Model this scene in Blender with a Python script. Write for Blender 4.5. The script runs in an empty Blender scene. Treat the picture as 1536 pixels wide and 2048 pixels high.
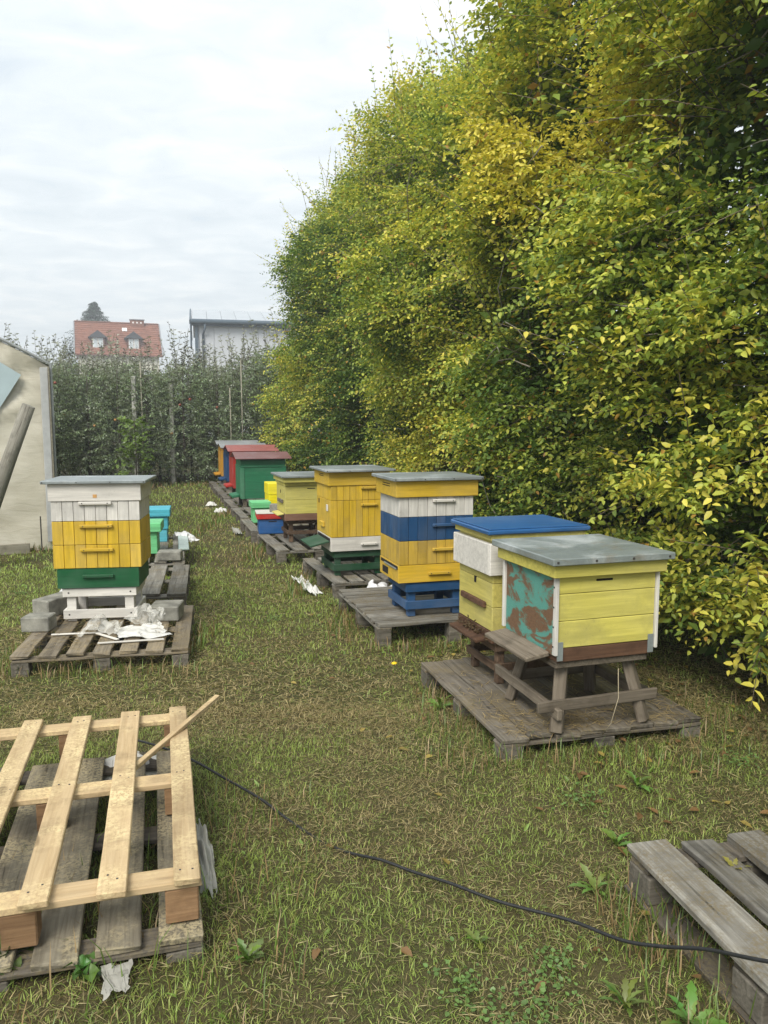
import bpy, bmesh, math, random
import numpy as np
from mathutils import Vector, Matrix, Euler

random.seed(7)
RNG = np.random.default_rng(11)
scene = bpy.context.scene
COL = scene.collection
R = math.radians

# ------------------------------------------------------------------ camera
cam_d = bpy.data.cameras.new('camera')
cam = bpy.data.objects.new('camera', cam_d)
COL.objects.link(cam)
cam.location = (0, 0, 1.55)
cam.rotation_euler = (R(90 - 6.643), 0, 0)
cam_d.sensor_fit = 'HORIZONTAL'
cam_d.sensor_width = 36
# f = 1580 px of 1536; in a portrait frame the horizontal fit follows the width
cam_d.lens = 36 * 1580 / 1536
cam_d.clip_start = 0.05
cam_d.clip_end = 3000
scene.camera = cam

# ------------------------------------------------------------------ sky, sun, exposure
SUN_EL, SUN_AZ = 46.0, -22.0            # azimuth: degrees to the right of straight behind the camera
sun_dir = Vector((math.sin(R(SUN_AZ)) * math.cos(R(SUN_EL)), -math.cos(R(SUN_AZ)) * math.cos(R(SUN_EL)), math.sin(R(SUN_EL))))
world = bpy.data.worlds.new('World')
scene.world = world
world.use_nodes = True
wn, wl = world.node_tree.nodes, world.node_tree.links
wn.clear()
w_out = wn.new('ShaderNodeOutputWorld')
w_bg = wn.new('ShaderNodeBackground')
w_sky = wn.new('ShaderNodeTexSky')
w_sky.sky_type = 'NISHITA'
w_sky.sun_disc = False
w_sky.sun_elevation = R(SUN_EL)
w_sky.sun_rotation = math.atan2(sun_dir.x, sun_dir.y)
w_sky.dust_density = 2.0
SKY_STRENGTH = 0.1
w_bg.inputs['Strength'].default_value = SKY_STRENGTH
tc = wn.new('ShaderNodeTexCoord')
sep = wn.new('ShaderNodeSeparateXYZ')
wl.new(tc.outputs['Generated'], sep.inputs[0])
zc = wn.new('ShaderNodeMath'); zc.operation = 'MAXIMUM'; zc.inputs[1].default_value = 0.0
wl.new(sep.outputs['Z'], zc.inputs[0])
za = wn.new('ShaderNodeMath'); za.operation = 'ADD'; za.inputs[1].default_value = 0.06
wl.new(zc.outputs[0], za.inputs[0])
dx = wn.new('ShaderNodeMath'); dx.operation = 'DIVIDE'
dy = wn.new('ShaderNodeMath'); dy.operation = 'DIVIDE'
wl.new(sep.outputs['X'], dx.inputs[0]); wl.new(za.outputs[0], dx.inputs[1])
wl.new(sep.outputs['Y'], dy.inputs[0]); wl.new(za.outputs[0], dy.inputs[1])
cmb = wn.new('ShaderNodeCombineXYZ')
wl.new(dx.outputs[0], cmb.inputs[0]); wl.new(dy.outputs[0], cmb.inputs[1])


def w_noise(scale, detail, rough, dist=0.0, sx=1.0, sy=1.0):
    mp = wn.new('ShaderNodeMapping'); mp.inputs['Scale'].default_value = (sx, sy, 1)
    wl.new(cmb.outputs[0], mp.inputs[0])
    n = wn.new('ShaderNodeTexNoise')
    n.inputs['Scale'].default_value = scale; n.inputs['Detail'].default_value = detail
    n.inputs['Roughness'].default_value = rough; n.inputs['Distortion'].default_value = dist
    wl.new(mp.outputs[0], n.inputs['Vector'])
    return n


def w_ramp(src, stops):
    r = wn.new('ShaderNodeValToRGB')
    e = r.color_ramp.elements
    while len(e) < len(stops): e.new(0.5)
    for el, (p, c) in zip(e, stops):
        el.position = p; el.color = (*c, 1)
    wl.new(src, r.inputs[0])
    return r


# stratocumulus sheet: broad banks and small ripples, values are radiance / SKY_STRENGTH
CL = 3.65
n1 = w_noise(0.55, 5, 0.55, 0.3, 1.0, 1.3)
n2 = w_noise(3.6, 7, 0.6, 0.6, 1.0, 1.25)
nm = wn.new('ShaderNodeMath'); nm.operation = 'MULTIPLY_ADD'; nm.inputs[1].default_value = 0.48
wl.new(n1.outputs['Fac'], nm.inputs[0])
nm2 = wn.new('ShaderNodeMath'); nm2.operation = 'MULTIPLY'; nm2.inputs[1].default_value = 0.52
wl.new(n2.outputs['Fac'], nm2.inputs[0]); wl.new(nm2.outputs[0], nm.inputs[2])
cr = w_ramp(nm.outputs[0], [(0.36, (0.78 * CL, 0.855 * CL, 0.905 * CL)), (0.5, (0.90 * CL, 0.965 * CL, 1.0 * CL)), (0.62, (1.04 * CL, 1.07 * CL, 1.07 * CL))])
cov = w_ramp(nm.outputs[0], [(0.27, (0.75, 0.75, 0.75)), (0.40, (0.97, 0.97, 0.97))])
w_mix = wn.new('ShaderNodeMix'); w_mix.data_type = 'RGBA'
wl.new(cov.outputs[0], w_mix.inputs['Factor'])
# overcast sheet: brighter towards the zenith, as cloud skies are
zg = wn.new('ShaderNodeMath'); zg.operation = 'MULTIPLY_ADD'; zg.inputs[1].default_value = 0.35; zg.inputs[2].default_value = 1.0
wl.new(zc.outputs[0], zg.inputs[0])
cm_ = wn.new('ShaderNodeVectorMath'); cm_.operation = 'SCALE'
wl.new(cr.outputs[0], cm_.inputs[0]); wl.new(zg.outputs[0], cm_.inputs['Scale'])
wl.new(w_sky.outputs[0], w_mix.inputs['A']); wl.new(cm_.outputs[0], w_mix.inputs['B'])
wl.new(w_mix.outputs['Result'], w_bg.inputs['Color'])
wl.new(w_bg.outputs[0], w_out.inputs['Surface'])

sun_d = bpy.data.lights.new('sun', 'SUN')
sun_d.energy = 1.5
sun_d.angle = R(28)
sun_d.color = (1.0, 0.95, 0.86)
sun = bpy.data.objects.new('sun', sun_d)
COL.objects.link(sun)
sun.rotation_euler = sun_dir.to_track_quat('Z', 'Y').to_euler()

vs = scene.view_settings
vs.view_transform = 'Standard'
vs.look = 'None'
vs.gamma = 1
vs.use_curve_mapping = False
vs.exposure = 1.42
scene.render.engine = 'CYCLES'
scene.cycles.use_denoising = True
scene.cycles.denoising_prefilter = 'NONE'
scene.cycles.max_bounces = 7
scene.cycles.diffuse_bounces = 3
scene.cycles.glossy_bounces = 2
scene.cycles.transmission_bounces = 5
scene.cycles.transparent_max_bounces = 8


# ------------------------------------------------------------------ helpers
def srgb(r, g, b):
    f = lambda c: (c / 255 / 12.92) if c / 255 <= 0.04045 else ((c / 255 + 0.055) / 1.055) ** 2.4
    return (f(r), f(g), f(b))


class NT:
    def __init__(s, name):
        s.m = bpy.data.materials.new(name); s.m.use_nodes = True
        s.n = s.m.node_tree.nodes; s.l = s.m.node_tree.links
        s.n.clear()
        s.out = s.n.new('ShaderNodeOutputMaterial')

    def node(s, t, **kw):
        n = s.n.new(t)
        for k, v in kw.items(): setattr(n, k, v)
        return n

    def lk(s, a, b): s.l.new(a, b)

    def objcoord(s, scale=(1, 1, 1), rnd=True):
        tc = s.node('ShaderNodeTexCoord')
        src = tc.outputs['Object']
        if rnd:
            oi = s.node('ShaderNodeObjectInfo')
            mu = s.node('ShaderNodeMath', operation='MULTIPLY'); mu.inputs[1].default_value = 53.0
            s.lk(oi.outputs['Random'], mu.inputs[0])
            va = s.node('ShaderNodeVectorMath', operation='ADD')
            s.lk(src, va.inputs[0]); s.lk(mu.outputs[0], va.inputs[1])
            src = va.outputs[0]
        mp = s.node('ShaderNodeMapping'); mp.inputs['Scale'].default_value = scale
        s.lk(src, mp.inputs[0])
        return mp.outputs[0]

    def noise(s, vec, scale, detail=4, rough=0.55, dist=0.0):
        n = s.node('ShaderNodeTexNoise')
        n.inputs['Scale'].default_value = scale; n.inputs['Detail'].default_value = detail
        n.inputs['Roughness'].default_value = rough; n.inputs['Distortion'].default_value = dist
        s.lk(vec, n.inputs['Vector'])
        return n.outputs['Fac']

    def ramp(s, fac, stops):
        r = s.node('ShaderNodeValToRGB')
        e = r.color_ramp.elements
        while len(e) < len(stops): e.new(0.5)
        for el, (p, c) in zip(e, stops):
            el.position = p
            el.color = (c, c, c, 1) if isinstance(c, (int, float)) else (*c, 1)
        s.lk(fac, r.inputs[0])
        return r.outputs[0]

    def mix(s, fac, a, b, mode='MIX'):
        m = s.node('ShaderNodeMix', data_type='RGBA', blend_type=mode)
        for sock, v in ((m.inputs['Factor'], fac), (m.inputs['A'], a), (m.inputs['B'], b)):
            if isinstance(v, (int, float)): sock.default_value = v
            elif isinstance(v, tuple): sock.default_value = (*v, 1)
            else: s.lk(v, sock)
        return m.outputs['Result']

    def bump(s, h, strength=0.3, dist=0.002):
        b = s.node('ShaderNodeBump'); b.inputs['Strength'].default_value = strength; b.inputs['Distance'].default_value = dist
        s.lk(h, b.inputs['Height'])
        return b.outputs[0]

    def principled(s, col, rough=0.6, metal=0.0, normal=None, spec=0.3, **kw):
        p = s.node('ShaderNodeBsdfPrincipled')
        for sock, v in ((p.inputs['Base Color'], col), (p.inputs['Roughness'], rough), (p.inputs['Metallic'], metal)):
            if isinstance(v, (int, float)): sock.default_value = v
            elif isinstance(v, tuple): sock.default_value = (*v, 1)
            else: s.lk(v, sock)
        p.inputs['Specular IOR Level'].default_value = spec
        if normal is not None: s.lk(normal, p.inputs['Normal'])
        s.lk(p.outputs[0], s.out.inputs[0])
        return p


_AX = {'x': (3, 45, 45), 'y': (45, 3, 45), 'z': (45, 45, 3)}
_mats = {}


def paint(name, rgb, wear=0.35, dirt=0.35, axis='z', rough=0.55, under=(0.20, 0.16, 0.11)):
    """old brushed paint on boards: grain relief, dirt runs, chips showing wood"""
    if name in _mats: return _mats[name]
    rgb = tuple(c * 0.9 for c in rgb)
    t = NT(name)
    g = t.noise(t.objcoord(_AX[axis]), 1.0, 5, 0.6, 0.6)
    v1 = t.objcoord((1, 1, 1))
    big = t.noise(v1, 5.0, 5, 0.62)
    fine = t.noise(v1, 60.0, 5, 0.65)
    hi = tuple(min(1, c * 1.08) for c in rgb); lo = tuple(c * 0.74 for c in rgb)
    base = t.mix(t.ramp(g, [(0.3, 0.0), (0.65, 1.0)]), lo, hi)
    dcol = tuple(c * 0.34 + 0.03 for c in rgb)
    dm = t.mix(1.0, t.ramp(big, [(0.48, 0.0), (0.78, dirt)]), t.ramp(g, [(0.25, 0.4), (0.6, 1.0)]), 'MULTIPLY')
    base = t.mix(dm, base, dcol)
    chips = t.mix(1.0, t.ramp(fine, [(0.60, 0.0), (0.66, 1.0)]), t.ramp(big, [(0.62 - 0.25 * wear, 0.0), (0.8 - 0.2 * wear, min(1, wear * 1.6))]), 'MULTIPLY')
    base = t.mix(chips, base, under)
    # faint droppings and splashes
    sp = t.noise(v1, 95.0, 3, 0.5)
    base = t.mix(t.mix(1.0, t.ramp(sp, [(0.69, 0.0), (0.74, 0.55)]), t.ramp(big, [(0.42, 0.0), (0.6, 1.0)]), 'MULTIPLY'), base, (0.17, 0.12, 0.05))
    fade = t.noise(v1, 1.7, 4, 0.6)
    base = t.mix(t.ramp(fade, [(0.45, 0.0), (0.75, 0.22)]), base, tuple(0.55 * c + 0.27 for c in rgb))
    oi = t.node('ShaderNodeObjectInfo')
    hv = t.node('ShaderNodeHueSaturation')
    vr = t.node('ShaderNodeMapRange'); vr.inputs['To Min'].default_value = 0.88; vr.inputs['To Max'].default_value = 1.08
    t.lk(oi.outputs['Random'], vr.inputs[0]); t.lk(vr.outputs[0], hv.inputs['Value']); t.lk(base, hv.inputs['Color'])
    t.principled(hv.outputs[0], rough, normal=t.bump(g, 0.35, 0.0015))
    _mats[name] = t.m
    return t.m


def wood(name, light, dark, axis='y', rough=0.85, crack=0.6, var=(0.75, 1.15), litter=None):
    if name in _mats: return _mats[name]
    t = NT(name)
    ax = {'x': (2.2, 55, 55), 'y': (55, 2.2, 55), 'z': (55, 55, 2.2)}[axis]
    ax2 = {'x': (0.8, 14, 14), 'y': (14, 0.8, 14), 'z': (14, 14, 0.8)}[axis]
    g = t.noise(t.objcoord(ax), 1.0, 6, 0.65, 0.8)
    g2 = t.noise(t.objcoord(ax2), 1.0, 4, 0.6, 1.2)
    v = t.objcoord()
    sp = t.noise(v, 9.0, 5, 0.65)
    base = t.mix(t.ramp(g, [(0.28, 0.0), (0.68, 1.0)]), dark, light)
    base = t.mix(t.ramp(g2, [(0.4, 0.0), (0.7, 0.45)]), base, tuple(c * 0.55 for c in dark))
    base = t.mix(t.ramp(g, [(0.29, crack), (0.37, 0.0)]), base, (0.014, 0.012, 0.009))
    kn = t.noise(t.objcoord({'x': (5, 16, 16), 'y': (16, 5, 16), 'z': (16, 16, 5)}[axis]), 1.0, 2, 0.4)
    base = t.mix(t.ramp(kn, [(0.70, 0.0), (0.75, 0.7)]), base, tuple(c * 0.4 for c in dark))
    base = t.mix(t.ramp(sp, [(0.5, 0.0), (0.72, 0.6)]), base, tuple(c * 0.5 for c in dark))
    if litter:
        ln = t.noise(v, 3.0, 6, 0.7)
        lf = t.noise(v, 85.0, 4, 0.7)
        base = t.mix(t.mix(1.0, t.ramp(ln, [(0.45, 0.0), (0.6, 1.0)]), t.ramp(lf, [(0.42, 0.0), (0.55, 0.85)]), 'MULTIPLY'), base, litter)
    oi = t.node('ShaderNodeObjectInfo')
    hv = t.node('ShaderNodeHueSaturation')
    vr = t.node('ShaderNodeMapRange'); vr.inputs['To Min'].default_value = var[0]; vr.inputs['To Max'].default_value = var[1]
    t.lk(oi.outputs['Random'], vr.inputs[0]); t.lk(vr.outputs[0], hv.inputs['Value']); t.lk(base, hv.inputs['Color'])
    t.principled(hv.outputs[0], rough, normal=t.bump(g, 0.6, 0.003), spec=0.2)
    _mats[name] = t.m
    return t.m


def sheet_metal(name, rgb, stains=(0.3, 0.26, 0.2), stain=0.35, pale=0.3, rough=0.42, metal=0.25):
    if name in _mats: return _mats[name]
    t = NT(name)
    v = t.objcoord()
    a = t.noise(v, 3.2, 6, 0.65, 0.5)
    b = t.noise(v, 5.5, 5, 0.7, 1.0)
    f = t.noise(v, 70, 3, 0.6)
    base = t.mix(t.ramp(a, [(0.35, 0.0), (0.7, 1.0)]), tuple(c * 0.78 for c in rgb), rgb)
    base = t.mix(t.ramp(a, [(0.52, 0.0), (0.68, pale)]), base, (0.62, 0.65, 0.66))
    base = t.mix(t.ramp(b, [(0.55, 0.0), (0.72, stain)]), base, stains)
    base = t.mix(t.ramp(f, [(0.35, 0.12), (0.6, 0.0)]), base, (0.05, 0.05, 0.05))
    t.principled(base, t.ramp(a, [(0.3, rough - 0.08), (0.7, rough + 0.2)]), metal, spec=0.4, normal=t.bump(b, 0.15, 0.004))
    _mats[name] = t.m
    return t.m


def simple(name, rgb, rough=0.6, metal=0.0, vary=0.2, scale=8.0, bumpd=0.0, spec=0.3):
    if name in _mats: return _mats[name]
    t = NT(name)
    v = t.objcoord()
    a = t.noise(v, scale, 6, 0.65)
    base = t.mix(t.ramp(a, [(0.3, 0.0), (0.7, 1.0)]), tuple(c * (1 - vary) for c in rgb), tuple(min(1, c * (1 + vary)) for c in rgb))
    t.principled(base, rough, metal, normal=t.bump(a, 0.4, bumpd) if bumpd else None, spec=spec)
    _mats[name] = t.m
    return t.m


def leaf_mat(name, transl=0.35, gloss=0.05, back=None, back_f=0.0, val=1.0):
    t = NT(name)
    at = t.node('ShaderNodeAttribute', attribute_name='col')
    c = at.outputs['Color']
    if back:
        ge = t.node('ShaderNodeNewGeometry')
        mu = t.node('ShaderNodeMath', operation='MULTIPLY'); mu.inputs[1].default_value = back_f
        t.lk(ge.outputs['Backfacing'], mu.inputs[0])
        c = t.mix(mu.outputs[0], c, back)
    d = t.node('ShaderNodeBsdfDiffuse'); tr = t.node('ShaderNodeBsdfTranslucent')
    t.lk(c, d.inputs[0])
    tcx = t.mix(1.0, c, (1.0, 0.985, 0.52), 'MULTIPLY')
    t.lk(tcx, tr.inputs[0])
    m = t.node('ShaderNodeMixShader'); m.inputs[0].default_value = transl
    t.lk(d.outputs[0], m.inputs[1]); t.lk(tr.outputs[0], m.inputs[2])
    g = t.node('ShaderNodeBsdfGlossy'); g.inputs['Roughness'].default_value = 0.42
    m2 = t.node('ShaderNodeMixShader'); m2.inputs[0].default_value = gloss
    t.lk(m.outputs[0], m2.inputs[1]); t.lk(g.outputs[0], m2.inputs[2])
    t.lk(m2.outputs[0], t.out.inputs[0])
    return t.m


def plastic_film(name, rgb, alpha=0.5, rough=0.25):
    t = NT(name)
    v = t.objcoord()
    a = t.noise(v, 14, 4, 0.6, 1.0)
    p = t.principled(rgb, rough, spec=0.5, normal=t.bump(a, 0.5, 0.006))
    tr = t.node('ShaderNodeBsdfTransparent')
    m = t.node('ShaderNodeMixShader')
    t.lk(t.ramp(a, [(0.3, max(0, alpha - 0.2)), (0.7, min(1, alpha + 0.25))]), m.inputs[0])
    t.lk(tr.outputs[0], m.inputs[1]); t.lk(p.outputs[0], m.inputs[2])
    t.lk(m.outputs[0], t.out.inputs[0])
    return t.m


# ---- objects
def tag(o, label=None, cat=None, group=None, kind=None):
    if label: o['label'] = label
    if cat: o['category'] = cat
    if group: o['group'] = group
    if kind: o['kind'] = kind
    return o


ORIG = {}


def thing(name, label, cat, loc=(0, 0, 0), yaw=0.0, group=None):
    o = bpy.data.objects.new(name, None)
    o.empty_display_size = 0.1
    COL.objects.link(o)
    o.location = loc; o.rotation_euler = (0, 0, R(yaw))
    tag(o, label, cat, group)
    ORIG[o.name] = Vector((0, 0, 0))
    return o


def link(name, mesh, parent=None, loc=(0, 0, 0), rot=None):
    """loc is in the frame of the thing (not of the parent part)"""
    o = bpy.data.objects.new(name, mesh)
    COL.objects.link(o)
    loc = Vector(loc)
    if parent is not None:
        o.parent = parent
        o.location = loc - ORIG.get(parent.name, Vector((0, 0, 0)))
    else:
        o.location = loc
    ORIG[o.name] = loc if parent is not None else Vector((0, 0, 0))
    if rot is not None: o.rotation_euler = rot
    return o


_mc = {}


def box_mesh(sx, sy, sz, mat, bev=0.003, rough_edge=0.0, seed=0):
    key = (round(sx, 4), round(sy, 4), round(sz, 4), mat.name, bev, rough_edge, seed)
    if key in _mc: return _mc[key]
    bm = bmesh.new()
    bmesh.ops.create_cube(bm, size=1.0)
    bmesh.ops.scale(bm, vec=(sx, sy, sz), verts=bm.verts)
    if rough_edge > 0:
        ax = int(np.argmax([sx, sy, sz]))
        es = [e for e in bm.edges if abs((e.verts[0].co - e.verts[1].co)[ax]) > 1e-4]
        bmesh.ops.subdivide_edges(bm, edges=es, cuts=5, use_grid_fill=True)
        rr = random.Random(seed * 13 + 5)
        L = (sx, sy, sz)[ax]
        oth = [i for i in range(3) if i != ax]
        kz = [rr.uniform(-1, 1) for _ in range(8)]
        for v in bm.verts:
            k = int(round((v.co[ax] / L + 0.5) * 6))
            for i in oth:
                v.co[i] += rr.uniform(-1, 1) * rough_edge * 0.35
            v.co[2] += kz[k] * rough_edge * 0.4 if ax != 2 else 0
            if k in (0, 6): v.co[ax] += rr.uniform(-1, 1) * rough_edge * 1.5
    if bev > 0:
        bmesh.ops.bevel(bm, geom=[e for e in bm.edges if e.calc_face_angle(0) > 0.5], offset=min(bev, min(sx, sy, sz) * 0.3), segments=1, affect='EDGES', profile=0.5)
    me = bpy.data.meshes.new('box')
    bm.to_mesh(me); bm.free()
    me.materials.append(mat)
    _mc[key] = me
    return me


def P(name, parent, b, mat, bev=0.003, rough=0.0, seed=0, rot=None):
    x0, x1, y0, y1, z0, z1 = b
    return link(name, box_mesh(x1 - x0, y1 - y0, z1 - z0, mat, bev, rough, seed), parent, ((x0 + x1) / 2, (y0 + y1) / 2, (z0 + z1) / 2), rot)


def beam(name, parent, p, q, w, h, mat, bev=0.004, roll=0.0, rough=0.0, seed=0):
    """square timber from p to q (thing frame), length along local Y"""
    p, q = Vector(p), Vector(q)
    d = q - p
    me = box_mesh(w, d.length, h, mat, bev, rough, seed)
    quat = d.to_track_quat('Y', 'Z')
    o = link(name, me, parent, (p + q) / 2)
    o.rotation_mode = 'QUATERNION'
    from mathutils import Quaternion
    o.rotation_quaternion = quat @ Quaternion((0, 1, 0), roll)
    return o


def tube_bm(bm, pts, radii, seg=6, cap=True):
    pts = [Vector(p) for p in pts]
    rings = []
    up = Vector((0, 0, 1))
    for i, p in enumerate(pts):
        d = (pts[min(i + 1, len(pts) - 1)] - pts[max(i - 1, 0)]).normalized()
        a = d.cross(up)
        if a.length < 0.05: a = d.cross(Vector((1, 0, 0)))
        a.normalize(); b = d.cross(a).normalized()
        r = radii[i] if hasattr(radii, '__len__') else radii
        rings.append([bm.verts.new(p + (a * math.cos(2 * math.pi * k / seg) + b * math.sin(2 * math.pi * k / seg)) * r) for k in range(seg)])
    for r0, r1 in zip(rings, rings[1:]):
        for k in range(seg):
            f = bm.faces.new((r0[k], r0[(k + 1) % seg], r1[(k + 1) % seg], r1[k])); f.smooth = True
    if cap:
        bm.faces.new(list(reversed(rings[0]))); bm.faces.new(rings[-1])


def tube_mesh(paths, mat, seg=6):
    bm = bmesh.new()
    for pts, rad in paths: tube_bm(bm, pts, rad, seg)
    bmesh.ops.recalc_face_normals(bm, faces=bm.faces)
    me = bpy.data.meshes.new('tube'); bm.to_mesh(me); bm.free()
    me.materials.append(mat)
    return me


def poly_mesh(verts, faces, mat, smooth=False):
    me = bpy.data.meshes.new('poly')
    me.from_pydata([tuple(v) for v in verts], [], faces)
    me.materials.append(mat)
    if smooth: me.shade_smooth()
    me.update()
    return me


# ---- vectorised noise and foliage
def vnoise(p, seed=0):
    p = np.asarray(p, dtype=np.float64)
    i = np.floor(p).astype(np.int64); f = p - i
    f = f * f * (3 - 2 * f)

    def h(a):
        n = (a[:, 0] * 374761393 + a[:, 1] * 668265263 + a[:, 2] * 2147483647 + seed * 1274126177) & 0xFFFFFFFF
        n = ((n ^ (n >> 13)) * 1274126177) & 0xFFFFFFFF
        n = ((n ^ (n >> 16)) * 2246822519) & 0xFFFFFFFF
        return ((n ^ (n >> 15)) & 0xFFFFFF) / float(0xFFFFFF)
    r = 0
    for a in (0, 1):
        for b in (0, 1):
            for c in (0, 1):
                w = (f[:, 0] if a else 1 - f[:, 0]) * (f[:, 1] if b else 1 - f[:, 1]) * (f[:, 2] if c else 1 - f[:, 2])
                r = r + w * h(i + np.array([a, b, c]))
    return r


def fbm(p, seed=0, oct=3):
    r, a, t = 0, 0.5, 0
    p = np.asarray(p, dtype=np.float64)
    for k in range(oct):
        r = r + a * vnoise(p * 2 ** k, seed + k); t += a; a *= 0.5
    return r / t


def norm(v): return v / np.maximum(np.linalg.norm(v, axis=-1, keepdims=True), 1e-9)


def np_mesh(name, V, faces_n, F, C, mat):
    """V (n,3), F flat indices of faces with faces_n corners each, C (n,3) point colours"""
    me = bpy.data.meshes.new(name)
    me.vertices.add(len(V)); me.vertices.foreach_set('co', V.astype(np.float32).ravel())
    F = F.astype(np.int32).ravel()
    nf = len(F) // faces_n
    me.loops.add(len(F)); me.loops.foreach_set('vertex_index', F)
    me.polygons.add(nf)
    me.polygons.foreach_set('loop_start', np.arange(0, nf * faces_n, faces_n, dtype=np.int32))
    me.update(calc_edges=True)
    if C is not None:
        at = me.color_attributes.new('col', 'FLOAT_COLOR', 'POINT')
        at.data.foreach_set('color', np.concatenate([C, np.ones((len(C), 1))], 1).astype(np.float32).ravel())
    me.materials.append(mat)
    return me


def leaves(pos, dirs, nrm, length, width, detail=True, fold=0.25, curl=0.1):
    """leaf blades folded along the midrib; returns V, F(quads/tris), verts per leaf"""
    n = len(pos)
    d = norm(dirs); s = norm(np.cross(d, nrm)); u = np.cross(s, d)
    L = np.broadcast_to(np.asarray(length), (n,))[:, None]; W = np.broadcast_to(np.asarray(width), (n,))[:, None] * 0.5
    if detail:
        prof = [(0, 0, 0), (0.28, 0.95, 1), (0.68, 0.72, 1), (1, 0, 0), (0.68, -0.72, 1), (0.28, -0.95, 1)]
        V = np.stack([pos + d * L * a + s * W * b + u * (W * fold * abs(b) * 1.0 - L * curl * a * a) for a, b, c in prof], 1)
        f = np.array([[0, 1, 2, 3], [0, 3, 4, 5]])
        F = (np.arange(n) * 6)[:, None, None] + f[None]
        return V.reshape(-1, 3), F.reshape(-1), 6
    prof = [(0, 0), (0.42, 1), (1, 0), (0.42, -1)]
    V = np.stack([pos + d * L * a + s * W * b + u * (W * fold * abs(b) - L * curl * a * a) for a, b in prof], 1)
    f = np.array([[0, 1, 2], [0, 2, 3]])
    F = (np.arange(n) * 4)[:, None, None] + f[None]
    return V.reshape(-1, 3), F.reshape(-1), 4


def spray_leaves(B, D, L, nl, leaf_len, rng, droop=0.25, wratio=0.58):
    """alternate leaves in two ranks along arched twigs. B,D (n,3) L (n,)"""
    n = len(B)
    up = np.array([0, 0, 1.0])
    S = norm(np.cross(D, up + rng.normal(0, 0.35, (n, 3))))
    U = norm(np.cross(S, D))
    t = (np.arange(nl) + 0.6) / nl
    t = t[None, :, None] + rng.normal(0, 0.02, (n, nl, 1))
    pos = B[:, None] + D[:, None] * L[:, None, None] * t - up * (L[:, None, None] * droop * t * t)
    side = np.where(np.arange(nl) % 2 == 0, 1.0, -1.0)[None, :, None]
    ld = D[:, None] * 0.55 + S[:, None] * side * 0.85 - up * rng.uniform(0.0, 0.55, (n, nl, 1)) + rng.normal(0, 0.22, (n, nl, 3))
    nn = U[:, None] + rng.normal(0, 0.35, (n, nl, 3))
    ll = leaf_len[:, None] * rng.uniform(0.7, 1.2, (n, nl)) * (1 - 0.25 * np.abs(t[..., 0] * 2 - 1.0))
    return pos.reshape(-1, 3), ld.reshape(-1, 3), nn.reshape(-1, 3), ll.reshape(-1), ll.reshape(-1) * wratio


# ------------------------------------------------------------------ setting: ground
def ground_h(x, y):
    p = np.stack([np.asarray(x) * 0.9, np.asarray(y) * 0.9, np.zeros_like(np.asarray(x, dtype=float))], -1)
    near = np.clip((26 - np.hypot(x, y)) / 6, 0, 1)
    h = (fbm(p, 3, 3) - 0.5) * 0.05 * near - 0.015
    # the ground has risen round pallets that have lain for years
    for (cx, cy, r, a) in ((0.95, 3.85, 0.95, 0.05), (-1.85, 5.0, 0.85, 0.045), (-0.95, 2.1, 0.75, 0.085)):
        h = h + a * np.exp(-(((x - cx) ** 2 + (y - cy) ** 2) / r ** 2) ** 2)
    return h


def build_ground():
    xs = np.concatenate([[-330, -200, -120, -60, -30, -20], np.arange(-14, 10.01, 0.16), [14, 20, 30, 60, 120, 200, 330]])
    ys = np.concatenate([[-150, -80, -40, -15, -6], np.arange(-2, 24.01, 0.16), [28, 35, 50, 80, 120, 200, 300, 420]])
    X, Y = np.meshgrid(xs, ys)
    V = np.stack([X.ravel(), Y.ravel(), ground_h(X.ravel(), Y.ravel())], 1)
    nx, ny = len(xs), len(ys)
    i = (np.arange(ny - 1)[:, None] * nx + np.arange(nx - 1)[None]).ravel()
    F = np.stack([i, i + 1, i + nx + 1, i + nx], 1)
    t = NT('lawn_soil')
    tcn = t.node('ShaderNodeTexCoord')
    v = tcn.outputs['Object']
    a = t.noise(v, 0.8, 6, 0.6); b = t.noise(v, 7.0, 6, 0.7); f = t.noise(v, 90.0, 5, 0.75)
    base = t.mix(t.ramp(a, [(0.4, 0.0), (0.62, 1.0)]), (0.075, 0.066, 0.026), (0.058, 0.070, 0.022))
    base = t.mix(t.ramp(b, [(0.45, 0.0), (0.7, 0.7)]), base, (0.12, 0.095, 0.05))
    base = t.mix(t.ramp(f, [(0.38, 0.9), (0.55, 0.0)]), base, (0.045, 0.038, 0.02))
    s1 = t.noise(t.objcoord((180, 40, 1), False), 1.0, 4, 0.6, 2.5)
    base = t.mix(t.ramp(s1, [(0.56, 0.0), (0.66, 0.8)]), base, (0.20, 0.16, 0.085))
    t.principled(base, 0.95, spec=0.1, normal=t.bump(f, 0.7, 0.01))
    me = np_mesh('ground', V, 4, F, None, t.m)
    me.shade_smooth()
    tag(link('ground', me), 'mown lawn ground with dry brownish patches', kind='structure')


build_ground()

# ------------------------------------------------------------------ pose frame of the hive rows
ROW = 16.7                                            # the rows run 16.7 degrees to the left of the view
DV = np.array([-math.sin(R(ROW)), math.cos(R(ROW)), 0.0])    # along the rows, away from the camera
NV = np.array([-math.cos(R(ROW)), -math.sin(R(ROW)), 0.0])   # towards the left
UP = np.array([0, 0, 1.0])
HP0 = np.array([3.08, 0, 0.0])                        # point on the hedge face

# ------------------------------------------------------------------ hedge
bark = simple('grey_bark', (0.085, 0.075, 0.06), 0.9, vary=0.4, scale=30, bumpd=0.01)
twig_m = simple('twig_bark', (0.15, 0.12, 0.085), 0.8, vary=0.3, scale=30)
hedge_leaf = leaf_mat('hedge_leaf', 0.38, 0.02)


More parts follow.
